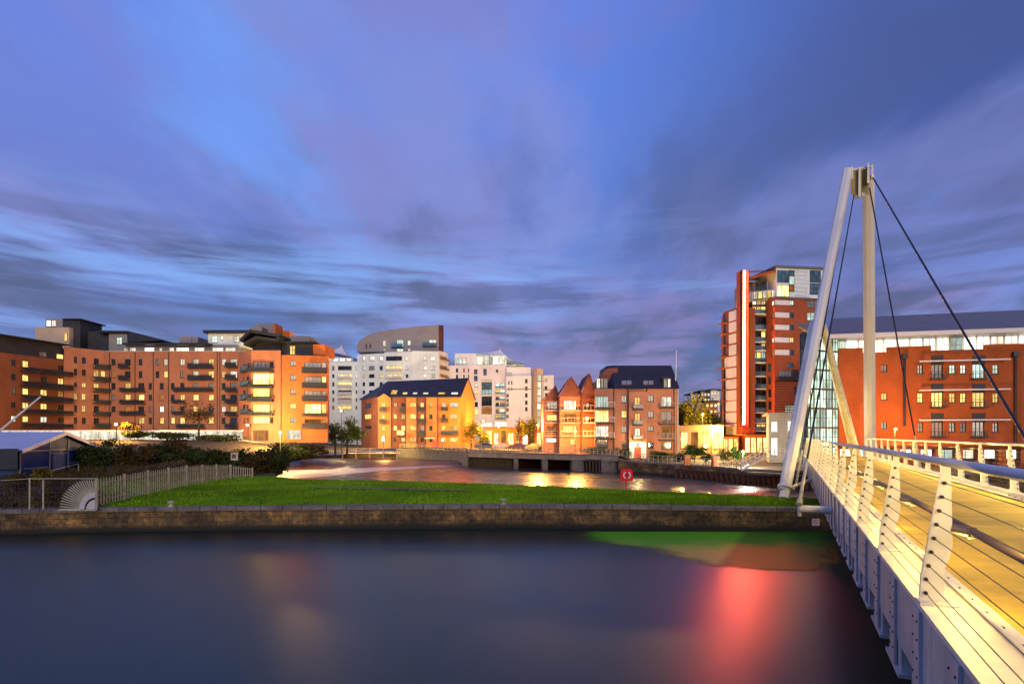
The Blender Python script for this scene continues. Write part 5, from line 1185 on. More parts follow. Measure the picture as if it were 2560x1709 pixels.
# ------------------------------------------------------------------ low road bridge over the side channel
def road_bridge():
    c = gp3(1360, 78, 0); t = thing('road_bridge', (c.x, c.y, 0), 'low concrete road bridge with dark openings in front of the orange houses', 'bridge')
    tab = [(1164,88),(1281,82),(1380,77.6),(1546,72.8)]
    D = lambda p: lerp_tab(tab, p)[0]
    mb = MB(); mc = MB(); ps = [1164,1200,1240,1281,1330,1380,1430,1490,1546]
    for a, b in zip(ps[:-1], ps[1:]):
        lo = lambda p: 1.42-.0*p; mb.hexa([gp3(a,D(a),1.38), gp3(b,D(b),1.38), gp3(b,D(b)+9,1.38), gp3(a,D(a)+9,1.38)], [gp3(a,D(a),2.0), gp3(b,D(b),2.0), gp3(b,D(b)+9,2.0), gp3(a,D(a)+9,2.0)])
        mc.hexa([gp3(a,D(a)-.12,2.003), gp3(b,D(b)-.12,2.003), gp3(b,D(b)+.5,2.003), gp3(a,D(a)+.5,2.003)], [gp3(a,D(a)-.12,2.16), gp3(b,D(b)-.12,2.16), gp3(b,D(b)+.5,2.16), gp3(a,D(a)+.5,2.16)])
    mb.build('deck', 'concrete', t); mc.build('kerb', 'concrete_l', t)
    for p, w in ((1167,.5),(1290,.62),(1363,.7),(1446,1.5),(1524,2.0)):
        A = gp3(p, D(p)+.15, 0); mb = MB(); mb.box(A.x-w/2, A.x+w/2, A.y, A.y+6.5, -.6, 1.376); mb.build('pier', 'concrete_l', t)
    mb = MB()
    for p in range(1174, 1284, 5):
        A = gp3(p, D(p)+.9, 0); mb.box(A.x-.12, A.x+.12, A.y, A.y+.15, -.6, 1.37)
    mb.build('fender_boards', 'timber', t)
    mb = MB()
    for p in range(1466, 1502, 8):
        A = gp3(p, D(p)-.1, 0); mb.tube((A.x,A.y-.15,-.6), (A.x,A.y-.15,1.55), .13, n=8)
    mb.build('timber_piles', 'timber', t)
    mb = MB(); mb.q(gp3(1160,D(1160)+7.2,-.5), gp3(1550,D(1546)+7.2,-.5), gp3(1550,D(1546)+7.2,1.4), gp3(1160,D(1160)+7.2,1.4)); mb.build('back_wall', 'brick_dark', t)
road_bridge()

def railing(name, label, tab, h, n, mat, rails=(1.0,.66,.33), r=.03, post=.035, cat='railing'):
    c = gp3(tab[0][0], tab[0][1], tab[0][2]); t = thing(name, c, label, cat)
    pts = []
    for i in range(n+1):
        px = tab[0][0]+(tab[-1][0]-tab[0][0])*i/n; Y, z = lerp_tab(tab, px); pts.append(gp3(px, Y, z))
    for p in pts: mb = MB(); mb.tube(p, p+Vector((0,0,h)), post, n=6); mb.build('post', mat, t)
    for k in rails:
        mb = MB(); mb.path([p+Vector((0,0,h*k)) for p in pts], r, 6); mb.build('rail', mat, t)
    return t
railing('parapet_railing', 'orange lit railing along the wing wall and road bridge', [(1000,110.5,2.12),(1134,94.7,2.12),(1168,87.9,2.14),(1281,82,2.14),(1380,77.6,2.14),(1430,76,2.14)], .8, 40, 'pale')
railing('parapet_railing', 'pale railing from the road bridge past the dark hedge', [(1432,76,2.14),(1546,72.7,1.95),(1620,68.8,1.5)], .8, 18, 'pale')
railing('quay_railing', 'thin railing on the right river wall between brick pillar and white steps', [(1622,68.6,1.5),(1700,64.8,1.45),(1853,56.8,1.4)], .75, 20, 'pale', (1.0,.5))
railing('bank_railing', 'faint railing on the bank above the weir', [(740,99.5,1.15),(855,106,1.3)], .8, 12, 'timber', (1.0,.5))

def jetty():
    c = gp3(925, 104.5, .5); t = thing('timber_jetty', c, 'low timber jetty with horizontal beams above the weir', 'jetty')
    A, B = gp3(856, 104, 0), gp3(992, 103, 0); f = Fac((A.x,A.y), (B.x,B.y))
    mb = MB(); f.box(mb, 0, f.Ln, 1.35, 1.48, -2.5, 0); mb.build('deck', 'beige', t)
    for z in (1.75, 2.2): mb = MB(); f.box(mb, 0, f.Ln, z, z+.13, -.08, 0); mb.build('beam', 'beige', t)
    for k in range(5):
        s = f.Ln*k/4.02; mb = MB(); f.box(mb, s, s+.16, .1, 2.35, .004, .16); mb.build('post', 'beige', t)
jetty()

def landing():
    D = 52.0; c = gp3(1930, D, 1.4); t = thing('landing_steps', c, 'white railed steps up to a landing left of the mast foot', 'steps')
    q = lambda x, y, d=0: P(1380+x/3.2625, 1080+y/3.2625, D+d)
    pl = [(1545,302),(1730,206),(1945,216)]
    for d in (0, 1.1):
        mb = MB()
        for (a, b) in zip(pl[:-1], pl[1:]):
            A, B = q(*a, d), q(*b, d); mb.hexa([A-Vector((0,0,.16)), B-Vector((0,0,.16)), B+Vector((0,.08,-.16)), A+Vector((0,.08,-.16))], [A+Vector((0,0,.04)), B+Vector((0,0,.04)), B+Vector((0,.08,.04)), A+Vector((0,.08,.04))])
        mb.build('stringer', 'white', t)
        for h in (.85, .57, .28):
            mb = MB(); mb.path([q(*a, d)+Vector((0,0,h)) for a in pl], .03, 6); mb.build('rail', 'white', t)
        for (a, b), n in zip(zip(pl[:-1], pl[1:]), (5, 5)):
            for k in range(n):
                u = k/n; p = q(a[0]+(b[0]-a[0])*u, a[1]+(b[1]-a[1])*u, d); mb = MB(); mb.box(p.x-.035, p.x+.035, p.y-.02, p.y+.05, p.z, p.z+.87); mb.build('baluster', 'white', t)
    A, B = q(*pl[0], .09), q(*pl[1], .09); mb = MB(); n = 8
    for k in range(n):
        u = k/n; p = A+(B-A)*u; w = (B.x-A.x)/n; mb.box(p.x, p.x+w*1.05, p.y, p.y+.98, p.z-.04, p.z+.0)
    mb.build('tread', 'steel', t)
    A, B = q(*pl[1], .09), q(*pl[2], .09); mb = MB(); mb.hexa([A-Vector((0,0,.1)), B-Vector((0,0,.1)), B+Vector((0,1,-.1)), A+Vector((0,1,-.1))], [A, B, B+Vector((0,1,0)), A+Vector((0,1,0))]); mb.build('platform', 'steel', t)
    mb = MB(); A, B = q(1600,322,-.6), q(2090,350,-.6); mb.hexa([A-Vector((0,0,.12)), B-Vector((0,0,.12)), B+Vector((0,1.4,-.12)), A+Vector((0,1.4,-.12))], [A, B, B+Vector((0,1.4,0)), A+Vector((0,1.4,0))]); mb.build('pontoon', 'concrete_l', t)
landing()

# ================================================================== FOOTBRIDGE
th = math.atan2(693, 1500); AX = Vector((math.sin(th), math.cos(th), 0)); RX = Vector((math.cos(th), -math.sin(th), 0))
O0 = Vector((3.985, 5.9, 0)); W = 4.9; ZD = 2.87
def B3(t, w, z): v = O0+AX*t+RX*w; return Vector((v.x, v.y, z))
T0, T1 = -9.5, 50.6
def bridge():
    r = thing('footbridge', B3(0, 0, 0), 'white steel footbridge with lit yellow deck running from the right foreground', 'footbridge')
    def bar(mb, t0, t1, w0, w1, z0, z1):
        mb.hexa([B3(t0,w0,z0), B3(t0,w1,z0), B3(t1,w1,z0), B3(t1,w0,z0)], [B3(t0,w0,z1), B3(t0,w1,z1), B3(t1,w1,z1), B3(t1,w0,z1)])
    mb = MB(); bar(mb, T0, T1, .62, W-.62, 2.66, 2.79); mb.build('deck', 'deck', r)
    for side in (0, 1):
        w_ = (lambda w: w) if side == 0 else (lambda w: W-w)
        def sbar(mb, t0, t1, w0, w1, z0, z1): a, b = sorted((w_(w0), w_(w1))); bar(mb, t0, t1, a, b, z0, z1)
        # edge plate, small kerb upstand, fascia plates with visible joints
        mb = MB(); sbar(mb, T0, T1, 0, .42, ZD-.05, ZD); sbar(mb, T0, T1, .42, .62, ZD-.05, ZD-.03); sbar(mb, T0, T1, .42, .455, ZD-.03, ZD+.05); mb.build('edge_plate', 'white', r)
        mb = MB(); t = T0
        while t < T1:
            sbar(mb, t+.006, min(T1, t+1.479), .012, .05, 2.10, ZD-.055); t += 1.485
        mb.build('fascia', 'fasc', r)
        mb = MB(); sbar(mb, T0, T1, .05, .30, 2.05, 2.16); sbar(mb, T0, T1, .30, .36, 1.9, ZD-.06); mb.build('side_girder', 'fasc', r)
        # rivet heads along the kerb
        mb = MB(); t = -6.0
        while t < 14:
            p = B3(t, w_(.52), ZD-.03); mb.box(p.x-.018, p.x+.018, p.y-.018, p.y+.018, p.z, p.z+.014)
            if t < 9:
                for dt in (-.1, .1):
                    for k in range(5):
                        p = B3(round(t/1.485)*1.485+dt, w_(-.02), 1.98+.18*k); mb.tube(p+RX*(.01 if side == 0 else -.01), p-RX*(.008 if side == 0 else -.008), .011, n=6)
            t += .495
        mb.build('rivets', 'cable', r)
        i = -3
        while 2.97*i < T1:
            t = 2.97*i
            # fin post
            prof = [(0,0),(.012,.22),(.075,.62),(.19,1.315),(.25,1.315),(.262,.82),(.265,.56),(.245,.45),(.205,.33),(.20,.07),(.27,.0)]
            mb = MB(); h = .055
            mb.hexa([B3(t-h/2, w_(a+.015), ZD+.02+z) for a, z in prof], [B3(t+h/2, w_(a+.015), ZD+.02+z) for a, z in prof])
            sbar(mb, t-.13, t+.13, .004, .32, ZD+.002, ZD+.022)
            po = mb.build('post', 'white', r)
            if t > -4:
                mb = MB(); mb.tube(B3(t, w_(.27), ZD+.74), B3(t, w_(.44), ZD+.70), .045, n=10); mb.tube(B3(t, w_(.40), ZD+.70), B3(t, w_(.47), ZD+.70), .058, n=10); mb.build('bracket', 'pipe', po)
                mb = MB()
                for k in range(9):
                    z = .10+.134*k; a = .012+ (.185-.012)*max(0, (z-.22)/1.09) if z > .22 else .012
                    p = B3(t, w_(a+.05), ZD+z); mb.tube(p-AX*.06, p+AX*.06, .019, n=6)
                mb.build('wire_ferrules', 'cable', po)
            # cross beam rib under the deck, with its bottom flange
            mb = MB(); a, b = t-.17, t+.17
            for dt in (0, 1.485):
                sbar(mb, t+dt-.42, t+dt+.42, .02, .30, 1.80, 2.10); sbar(mb, t+dt-.5, t+dt+.5, -.02, .34, 1.755, 1.798)
            sbar(mb, t+1.485-.17, t+1.485+.17, -.018, .011, 1.80, ZD-.06); sbar(mb, t-.17, t+.17, -.018, .011, 1.80, ZD-.06); mb.build('outrigger_rib', 'fasc', r)
            i += 1
        mb = MB(); mb.tube(B3(T0, w_(.225), ZD+1.372), B3(T1, w_(.225), ZD+1.372), .041, n=14); mb.build('handrail', 'steel', r, smooth=True)
        mb = MB(); mb.tube(B3(T0, w_(.44), ZD+.71), B3(T1, w_(.44), ZD+.71), .034, n=12); mb.build('inner_rail', 'pipe', r, smooth=True)
        for k in range(9):
            z = .10+.134*k; a = .012+(.185-.012)*max(0, (z-.22)/1.09) if z > .22 else .012
            mb = MB(); mb.tube(B3(T0, w_(a+.05), ZD+z), B3(T1, w_(a+.05), ZD+z), .0045, n=5); mb.build('wire', 'cable', r)
    mb = MB(); t = T0
    while t < T1: bar(mb, t-.12, t+.12, .36, W-.36, 1.9, 2.655); t += 1.485
    mb.build('cross_beam', 'white', r)
    # outrigger arms that hold the stays
    for t, side, z in ((12.95, 0, 2.30), (14.3, 1, 2.30), (34.2, 1, 2.2)):
        w0, w1 = (0.0, -.86) if side == 0 else (W, W+.86)
        mb = MB(); mb.tube(B3(t, w0, z), B3(t, w1, z), .115, n=12); mb.tube(B3(t, w1, z-.22), B3(t, w1, z+.24), .06, n=8); mb.build('stay_arm', 'white', r)
    mb = MB(); mb.tube(B3(30.5, .1, 2.1), Vector((14.35, 31.1, 1.75)), .1, n=10); mb.build('stay_arm', 'white', r)
    return r
bridge()
def mast():
    base = P(1960, 1246, 31.0); top = P(2119, 428, 41.0); rb = Vector((31.15, 52.2, 1.2)); rt = P(2171, 440, 41.8)
    t = thing('bridge_mast', base, 'tall white two legged mast with dark stay cables holding up the footbridge', 'mast')
    mb = MB(); mb.tube(base, top, .25, .34, n=8, phase=.39); lg = mb.build('leg', 'whitem', t)
    mb = MB(); mb.tube(rb, rt, .46, .40, n=8, phase=.39); mb.build('leg', 'whitem', t)
    off = Vector((-.30, -.05, 0)); a = base+(top-base)*.02+off*.6; b = P(2034, 812, 36.2)
    mb = MB(); mb.tube(a, b, .20, .27, n=12); mb.ball(b, .27, sq=(1,1,1.3)); mb.build('leg_sleeve', 'white', t)
    mb = MB(); mb.tube(P(2058, 815, 36.9), P(2140, 1140, 47.5), .20, .38, n=12); mb.build('strut', 'white', t)
    mb = MB(); c = base+(top-base)*.022; d = (top-base).normalized(); mb.tube(c, c+d*.14, .42, n=14); mb.build('collar', 'white', t)
    mb = MB(); mb.lathe((base.x, base.y, .9), [(.55,0),(.55,.3),(.40,.36)]); mb.build('footing', 'concrete', t)
    q = lambda x, y, Y: P(1940+x/3.734, 380+y/3.734, Y)
    # head: cross plates between the legs, fins on top
    mb = MB()
    for (x0, x1, y0, y1, Y) in ((700,770,176,400,41.0),(770,800,160,425,40.9),(800,865,155,400,41.3)):
        mb.hexa([q(x0,y1,Y), q(x1,y1,Y), q(x1,y1,Y+.5), q(x0,y1,Y+.5)], [q(x0,y0,Y), q(x1,y0,Y), q(x1,y0,Y+.5), q(x0,y0,Y+.5)])
    mb.build('head_plate', 'olive', t)
    mb = MB(); mb.tube(q(745,420,41.2), q(815,395,41.4), .14, n=10); mb.tube(q(700,170,40.8), q(890,140,41.6), .10, n=8); mb.build('head_tube', 'whitem', t)
    for (x, y0, y1) in ((710,125,250),(780,135,420),(862,95,290),(900,110,240)):
        mb = MB(); mb.hexa([q(x-12,y1,40.7), q(x+12,y1,40.7), q(x+12,y1,41.6), q(x-12,y1,41.6)], [q(x-8,y0+18,40.7), q(x+8,y0,40.7), q(x+8,y0,41.2), q(x-8,y0+18,41.2)]); mb.build('fin', 'whitem', t)
    for a, b, r in ((P(2125,447,40.6), Vector((15.7,33.2,1.7)), .035), (P(2135,487,40.9), B3(12.95,-.86,2.5), .028), (P(2178,437,41.4), B3(14.3,W+.86,2.5), .038), (P(2174,470,41.3), B3(34.2,W+.86,2.4), .035)):
        mb = MB(); mb.tube(a, b, r*1.25, r*1.25, n=8); cb = mb.build('stay_cable', 'cable', t)
        d = (a-b).normalized(); mb = MB(); mb.tube(b, b+d*2.2, r*1.9, r*1.5, n=8); mb.tube(b-d*.12, b+d*.12, r*3, n=8); mb.build('turnbuckle', 'pale', cb)
mast()

# ================================================================== SHED, FENCES AND OTHER THINGS ON THE POINT
def shed():
    n, fr_ = Gp(48, 48), Gp(238, 60); zb = 1.15
    t = thing('boat_shed', (n[0], n[1], zb), 'dark blue gabled shed with white trim and grey door behind the palisade fence', 'shed')
    f = Fac(n, fr_); ze = 3.36; zp = 4.66; s = f.Ln/2
    L_ = 16
    mb = MB(); mb.q(f.pt(0,zb), f.pt(f.Ln,zb), f.pt(f.Ln,ze), f.pt(s,zp), f.pt(0,ze)); mb.q(f.pt(0,zb), f.pt(0,ze), f.pt(0,ze,-L_), f.pt(0,zb,-L_)); mb.q(f.pt(f.Ln,zb), f.pt(f.Ln,ze), f.pt(f.Ln,ze,-L_), f.pt(f.Ln,zb,-L_)); mb.q(f.pt(0,zb,-L_), f.pt(f.Ln,zb,-L_), f.pt(f.Ln,ze,-L_), f.pt(s,zp,-L_), f.pt(0,ze,-L_)); mb.build('wall', 'blue', t)
    for e, ea in ((-.35, 0), (f.Ln+.35, 1)):
        mb = MB(); zlo = ze-.12
        mb.hexa([f.pt(e,zlo,.4), f.pt(s,zp+.04,.4), f.pt(s,zp+.04,-L_-.3), f.pt(e,zlo,-L_-.3)], [f.pt(e,zlo+.1,.4), f.pt(s,zp+.16,.4), f.pt(s,zp+.16,-L_-.3), f.pt(e,zlo+.1,-L_-.3)]); mb.build('roof', 'shedroof', t)
        mb = MB(); mb.hexa([f.pt(e,zlo-.16,.41), f.pt(s,zp-.12,.41), f.pt(s,zp-.12,.47), f.pt(e,zlo-.16,.47)], [f.pt(e,zlo+.12,.41), f.pt(s,zp+.18,.41), f.pt(s,zp+.18,.47), f.pt(e,zlo+.12,.47)]); mb.build('bargeboard', 'render_pink', t)
    C10 = conv(0, 1060, 3.2625)
    x = lambda c: f.pix(*C10(c,0))[0]
    mb = MB()
    for c in (403, 553): f.box(mb, x(c)-.06, x(c)+.06, zb, f.pix(*C10(c,110))[1], .004, .07)
    f.box(mb, .3, f.Ln-.3, ze-.2, ze-.08, .072, .10); f.box(mb, .6, x(395), 1.75, 1.83, .004, .06); f.box(mb, x(565), x(650), 1.95, 2.03, .004, .06)
    f.box(mb, x(415), x(540), 2.9, 3.0, .004, .07); f.box(mb, 0, .12, zb, ze-.21, .004, .07)
    mb.build('trim', 'pale', t)
    mb = MB(); f.box(mb, x(430), x(524), zb, 2.88, .004, .08); dr = mb.build('door', 'g', t)
    mb = MB(); f.box(mb, x(508), x(512), 1.9, 2.0, .082, .14); mb.build('handle', 'dark', dr)
    # lean-to at the left
    mb = MB(); a = Fac(f.A-f.n*2.5-f.u*.2, f.A-f.u*.2); mb.hexa([P(-60,1172,47), P(44,1172,47), P(44,1172,52), P(-60,1172,52)], [P(-60,1122,47), P(44,1121,47), P(44,1119,52), P(-60,1118,52)])
    mb.build('lean_to', 'darkclad', t)
shed()

def palisade():
    A, M1, B = Gp(242, 28.6), Gp(570, 44.9), Gp(632, 47.4)
    t = thing('palisade_fence', (A[0], A[1], ZG), 'pale steel palisade fence running back from the quay edge to the bushes', 'fence')
    A, M1, B = Vector(A), Vector(M1), Vector(B)
    L1 = (M1-A).length; L2 = (B-M1).length; tot = L1+L2
    def at(s):
        v = A+(M1-A)*(s/L1) if s < L1 else M1+(B-M1)*((s-L1)/L2); return v
    def zb(s): return ZG+.1*s/tot+.12*math.sin(min(1,s/tot)*3.1)
    def hh(s): return lerp_tab([(0,1.36),(L1*.55,1.34),(L1,1.1),(tot,.75)], s)[0]
    bays = 8; rng = random.Random(11)
    for k in range(bays):
        mb = MB(); s = tot*k/bays+.08
        while s < tot*(k+1)/bays-.04:
            p = at(s); u = (at(s+.1)-at(s-.0)).normalized() if s < tot-.2 else (B-M1).normalized(); w = .05; z = zb(s); h = hh(s)+rng.uniform(-.015,.015)
            a = p-u*w; b = p+u*w; n = Vector((u.y,-u.x))*.006
            V = lambda q, zz: (q.x, q.y, zz)
            mb.hexa([V(a-n,z+.06), V(b-n,z+.06), V(b+n,z+.06), V(a+n,z+.06)], [V(a-n,z+h-.08), V(b-n,z+h-.08), V(b+n,z+h-.08), V(a+n,z+h-.08)])
            m_ = (a+b)/2; mb.q(V(a-n,z+h-.08), V(b-n,z+h-.08), V(m_,z+h)); s += .245
        g = mb.build('gate' if k == 4 else 'pale_panel', 'pale', t)
    for k in range(bays+1):
        s = min(tot*k/bays, tot-.05); p = at(s); mb = MB(); mb.box(p.x-.05, p.x+.05, p.y-.05, p.y+.05, zb(s), zb(s)+hh(s)+.01); mb.build('post', 'pale', t)
    for k in (.22, .8):
        mb = MB(); mb.path([Vector((*(at(s)-Vector((.05,0))), zb(s)+hh(s)*k)) for s in [tot*i/12*.999 for i in range(13)]], .025, 5); mb.build('rail', 'pale', t)
palisade()

def fan_guard():
    C10 = conv(0, 1060, 3.2625); D = 27.55
    c = P(*C10(785, 692), D); t = thing('fan_guard', c, 'quarter circle fan of steel spikes at the water end of the palisade fence', 'fence guard')
    mb = MB()
    n = 20
    for i in range(n+1):
        a = math.pi/2+math.pi/2*i/n; R = 1.34+(1.72-1.34)*math.sin((a-math.pi/2))
        d = Vector((math.cos(a), 0, math.sin(a))); e = Vector((-d.z, 0, d.x))*.022; y = Vector((0,.012,0))
        a0 = c+d*.72; a1 = c+d*(R-.1); tip = c+d*R
        mb.hexa([a0-e-y, a0+e-y, a0+e+y, a0-e+y], [a1-e-y, a1+e-y, a1+e+y, a1-e+y]); mb.q(a1-e-y, a1+e-y, tip)
    mb.build('spikes', 'pale', t)
    mb = MB(); o = []; r0, r1 = .62, .74
    for i in range(17):
        a = math.pi/2+math.pi/2*i/16; o.append((math.cos(a), math.sin(a)))
    y = Vector((0,.03,0))
    for (a, b) in zip(o[:-1], o[1:]):
        f0 = [c+Vector((u[0]*r,0,u[1]*r)) for u, r in ((a,.54),(b,.54),(b,.76),(a,.76))]; mb.hexa([p-y for p in f0], [p+y for p in f0])
        f0 = [c+Vector((u[0]*r,0,u[1]*r)) for u, r in ((a,.02),(b,.02),(b,.44),(a,.44))]; mb.hexa([p-y for p in f0], [p+y for p in f0])
    mb.build('hub_plate', 'steel', t)
    mb = MB(); mb.box(c.x-1.75, c.x+.02, c.y-.03, c.y+.03, c.z-.07, c.z-.02); mb.box(c.x-.02, c.x+.04, c.y-.03, c.y+.03, c.z-.05, c.z+1.36); mb.build('frame', 'pale', t)
fan_guard()

def wire_fence():
    A = gp3(74, 27.4, ZG); t = thing('wire_fence', A, 'thin wire fence with two posts at the left of the spiked fan', 'fence')
    f = Fac(Gp(-120, 27.0), Gp(238, 27.9))
    for c, h in ((74,1.45),(108,1.35),(-80,1.4)):
        s = f.pix(c,0)[0]; p = f.pt(s, ZG); mb = MB(); mb.tube(p, p+Vector((0,0,h)), .035, n=6); mb.build('post', 'pale', t)
    mb = MB(); s = f.pix(74,0)[0]; mb.tube(f.pt(s,ZG+1.42), f.pt(f.Ln,ZG+1.4), .022, n=6); mb.tube(f.pt(0,ZG+1.25), f.pt(s,ZG+1.42), .015, n=6); mb.build('top_rail', 'pale', t)
    mb = MB()
    for k in range(6): mb.tube(f.pt(0,ZG+.12+.22*k), f.pt(f.Ln,ZG+.12+.22*k), .005, n=4)
    k = 0
    while k*.3 < f.Ln: mb.tube(f.pt(k*.3,ZG+.05), f.pt(k*.3,ZG+1.3), .004, n=4); k += 1
    mb.build('wire_mesh', 'pipe', t)
wire_fence()
def ramp_rail():
    q = lambda x, y, D: P(x/3.2625, 1060+y/3.2625, D)
    t = thing('ramp_railing', q(420, 380, 47), 'short sloping handrail before the grey door of the blue shed', 'railing')
    mb = MB(); mb.path([q(250,415,43), q(420,378,46), q(640,322,52)], .03, 6); mb.build('rail', 'pale', t)
    for x, y, D in ((250,415,43),(420,378,46),(640,322,52)):
        p = q(x,y,D); mb = MB(); mb.tube((p.x,p.y,1.1), p, .03, n=6); mb.build('post', 'pale', t)
ramp_rail()

def boom():
    a, b = P(-70, 1135, 38), P(104, 989, 40.5); t = thing('boom_pole', (a.x, a.y, 1.2), 'slanting pale boom pole leaning up at the left edge above the blue shed', 'pole')
    mb = MB(); mb.tube((a.x,a.y,1.1), a, .12, n=8); mb.build('stand', 'steel', t)
    mb = MB(); mb.tube(a, b, .085, .05, n=8); mb.build('boom', 'white', t)
    mb = MB(); mb.ball(b, .09, 8, 5); mb.build('tip', 'dark', t)
boom()

def bollard(px, py, D, label):
    c = P(px, py, D); c.z = ZG+.03
    t = thing('mooring_bollard', c, label, 'bollard', 'mooring bollards on the quay')
    mb = MB(); mb.lathe(c, [(.15,0),(.15,.03),(.075,.05),(.07,.16),(.13,.2),(.15,.235),(.12,.27),(.02,.285)], 14); mb.build('head', 'pale', t, smooth=True)
    mb = MB(); mb.box(c.x-.26, c.x+.26, c.y-.2, c.y+.2, c.z-.02, c.z+.012); mb.build('base_plate', 'concrete_l', t)
bollard(427, 1264, 28.35, 'pale mooring bollard on the coping near the palisade fence')
bollard(1258, 1258, 29.45, 'pale mooring bollard on the coping in the middle of the quay')

def lifebuoy():
    b = P(1565.5, 1222, 37.0); b.z = 1.12
    t = thing('lifebuoy_station', b, 'red lifebuoy housing on a red post at the back edge of the grass', 'lifebuoy station')
    mb = MB(); mb.tube(b-Vector((0,0,.1)), b+Vector((0,0,.8)), .035, n=8); mb.build('post', 'red', t)
    c = P(1566.5, 1187, 36.9); w, h = .36, .37
    mb = MB(); pr = [(-w,-h+.06),(-w+.06,-h),(w-.06,-h),(w,-h+.06),(w,h-.12),(w-.10,h),(-w+.10,h),(-w,h-.12)]
    mb.hexa([c+Vector((x,-.06,z)) for x, z in pr], [c+Vector((x,.08,z)) for x, z in pr]); hs = mb.build('housing', 'red', t)
    for a0, a1 in ((115,245),(-65,65)):
        mb = MB(); pts = [c+Vector((math.cos(math.radians(a))*.2, -.09, math.sin(math.radians(a))*.2)) for a in [a0+(a1-a0)*i/10 for i in range(11)]]; mb.path(pts, .045, 8); mb.build('ring', 'wframe', hs)
    mb = MB(); mb.box(c.x-.05, c.x+.05, c.y-.09, c.y-.062, c.z-.12, c.z+.12); mb.build('strap', 'brick_dark', hs)
lifebuoy()
def wall_sign():
    D = fr(2039)-.04; c = P(2039, 1304, D); t = thing('wall_sign', (c.x, c.y, c.z), 'small white square sign with red ring on the quay wall under the bridge', 'sign')
    mb = MB(); mb.box(c.x-.17, c.x+.17, c.y-.03, c.y, c.z-.16, c.z+.16); mb.build('plate', 'wframe', t)
    mb = MB(); pts = [c+Vector((math.cos(a)*.10, -.036, math.sin(a)*.10)) for a in [i*math.pi/8 for i in range(17)]]; mb.path(pts, .014, 5); mb.tube(c+Vector((-.07,-.036,.07)), c+Vector((.07,-.036,-.07)), .012, n=5); mb.build('ring_mark', 'red', t)
wall_sign()
def board():
    c = P(1913/3.2625, 1060+262/3.2625, 47.5); t = thing('notice_board', (c.x, c.y, 1.2), 'small pale notice board on a post among dark bushes', 'sign')
    mb = MB(); mb.tube((c.x,c.y+.05,1.1), (c.x,c.y+.05,c.z), .04, n=6); mb.build('post', 'dark', t)
    mb = MB(); mb.box(c.x-.28, c.x+.28, c.y-.03, c.y, c.z-.3, c.z+.3); mb.build('panel', 'beige', t)
    mb = MB(); mb.box(c.x-.2, c.x+.12, c.y-.036, c.y-.032, c.z-.15, c.z+.18); mb.build('notice', 'pipe', t)
board()
for px, D, lb in ((1720, 63.2, 'brick gate pillar with a lit edge, left one on the right river wall'), (1790, 60, 'brick gate pillar beside the small round bush on the right river wall')):
    c = gp3(px, D, 1.4); t = thing('brick_pillar', c, lb, 'pillar', 'brick pillars on the river wall')
    mb = MB(); mb.box(c.x-.3, c.x+.3, c.y, c.y+.6, 1.38, 2.35); mb.build('shaft', 'brick_mill', t)
    mb = MB(); mb.box(c.x-.36, c.x+.36, c.y-.06, c.y+.66, 2.352, 2.47); mb.build('cap', 'concrete_l', t)

# ================================================================== VEGETATION
def crown(mb, c, rad, n, leaf, rng, clumps=14, flat=.5):
    cl = []
    for i in range(clumps):
        while True:
            v = Vector((rng.uniform(-1,1), rng.uniform(-1,1), rng.uniform(-1,1)))
            if v.length < 1: break
        v = v.normalized()*(.35+.55*rng.random()); cl.append((Vector((c.x+v.x*rad.x, c.y+v.y*rad.y, c.z+v.z*rad.z)), rng.uniform(.22,.42)))
    for i in range(n):
        cc, r = cl[rng.randrange(len(cl))]
        p = cc+Vector((rng.gauss(0,.55)*r*rad.x, rng.gauss(0,.55)*r*rad.y, rng.gauss(0,.5)*r*rad.z))
        a = Vector((rng.gauss(0,1), rng.gauss(0,1), rng.gauss(0,.7))).normalized(); b = a.cross(Vector((rng.gauss(0,1), rng.gauss(0,1), rng.gauss(0,1)))).normalized()
        l = leaf*rng.uniform(.6,1.4); mb.q(p-a*l, p+b*l*.5, p+a*l, p-b*l*.5)
def tree(name, px, D, ytop, ybot, wpx_, zb, mat, n, leaf, label, cat, group=None, seed=0, trunk=True, clumps=14):
    rng = random.Random(seed*31+int(px)); top = P(px, ytop, D); bot = P(px, ybot, D); rx = wpx_/2/F*D
    base = Vector((top.x, D, zb)); c = Vector((top.x, D, (top.z+bot.z)/2)); rad = Vector((rx, rx, max(.2, (top.z-bot.z)/2)))
    t = thing(name, base, label, cat, group)
    mb = MB(); fork = base+(c-base)*.75; tr = max(.04, rad.z*.05)
    mb.tube(base-Vector((0,0,.2)), fork, tr*1.5, tr, n=7)
    for i in range(6):
        v = Vector((rng.uniform(-.8,.8)*rad.x, rng.uniform(-.8,.8)*rad.y, rng.uniform(0,.75)*rad.z)); mid = fork+(c+v-fork)*.5+Vector((0,0,rad.z*.1)); mb.tube(fork, mid, tr*.7, tr*.4, n=5); mb.tube(mid, c+v, tr*.4, tr*.15, n=5)
    mb.build('trunk' if trunk else 'stems', 'bark', t)
    mb = MB(); crown(mb, c, rad*.92, n, leaf, rng, clumps); mb.build('crown', mat, t)
    return t
gzz = lambda px, D: gz(px, D)
def gl(px, D): return gz(px, D) if D > shore(px)[0] else ZG
rng = random.Random(21); mb = MB()
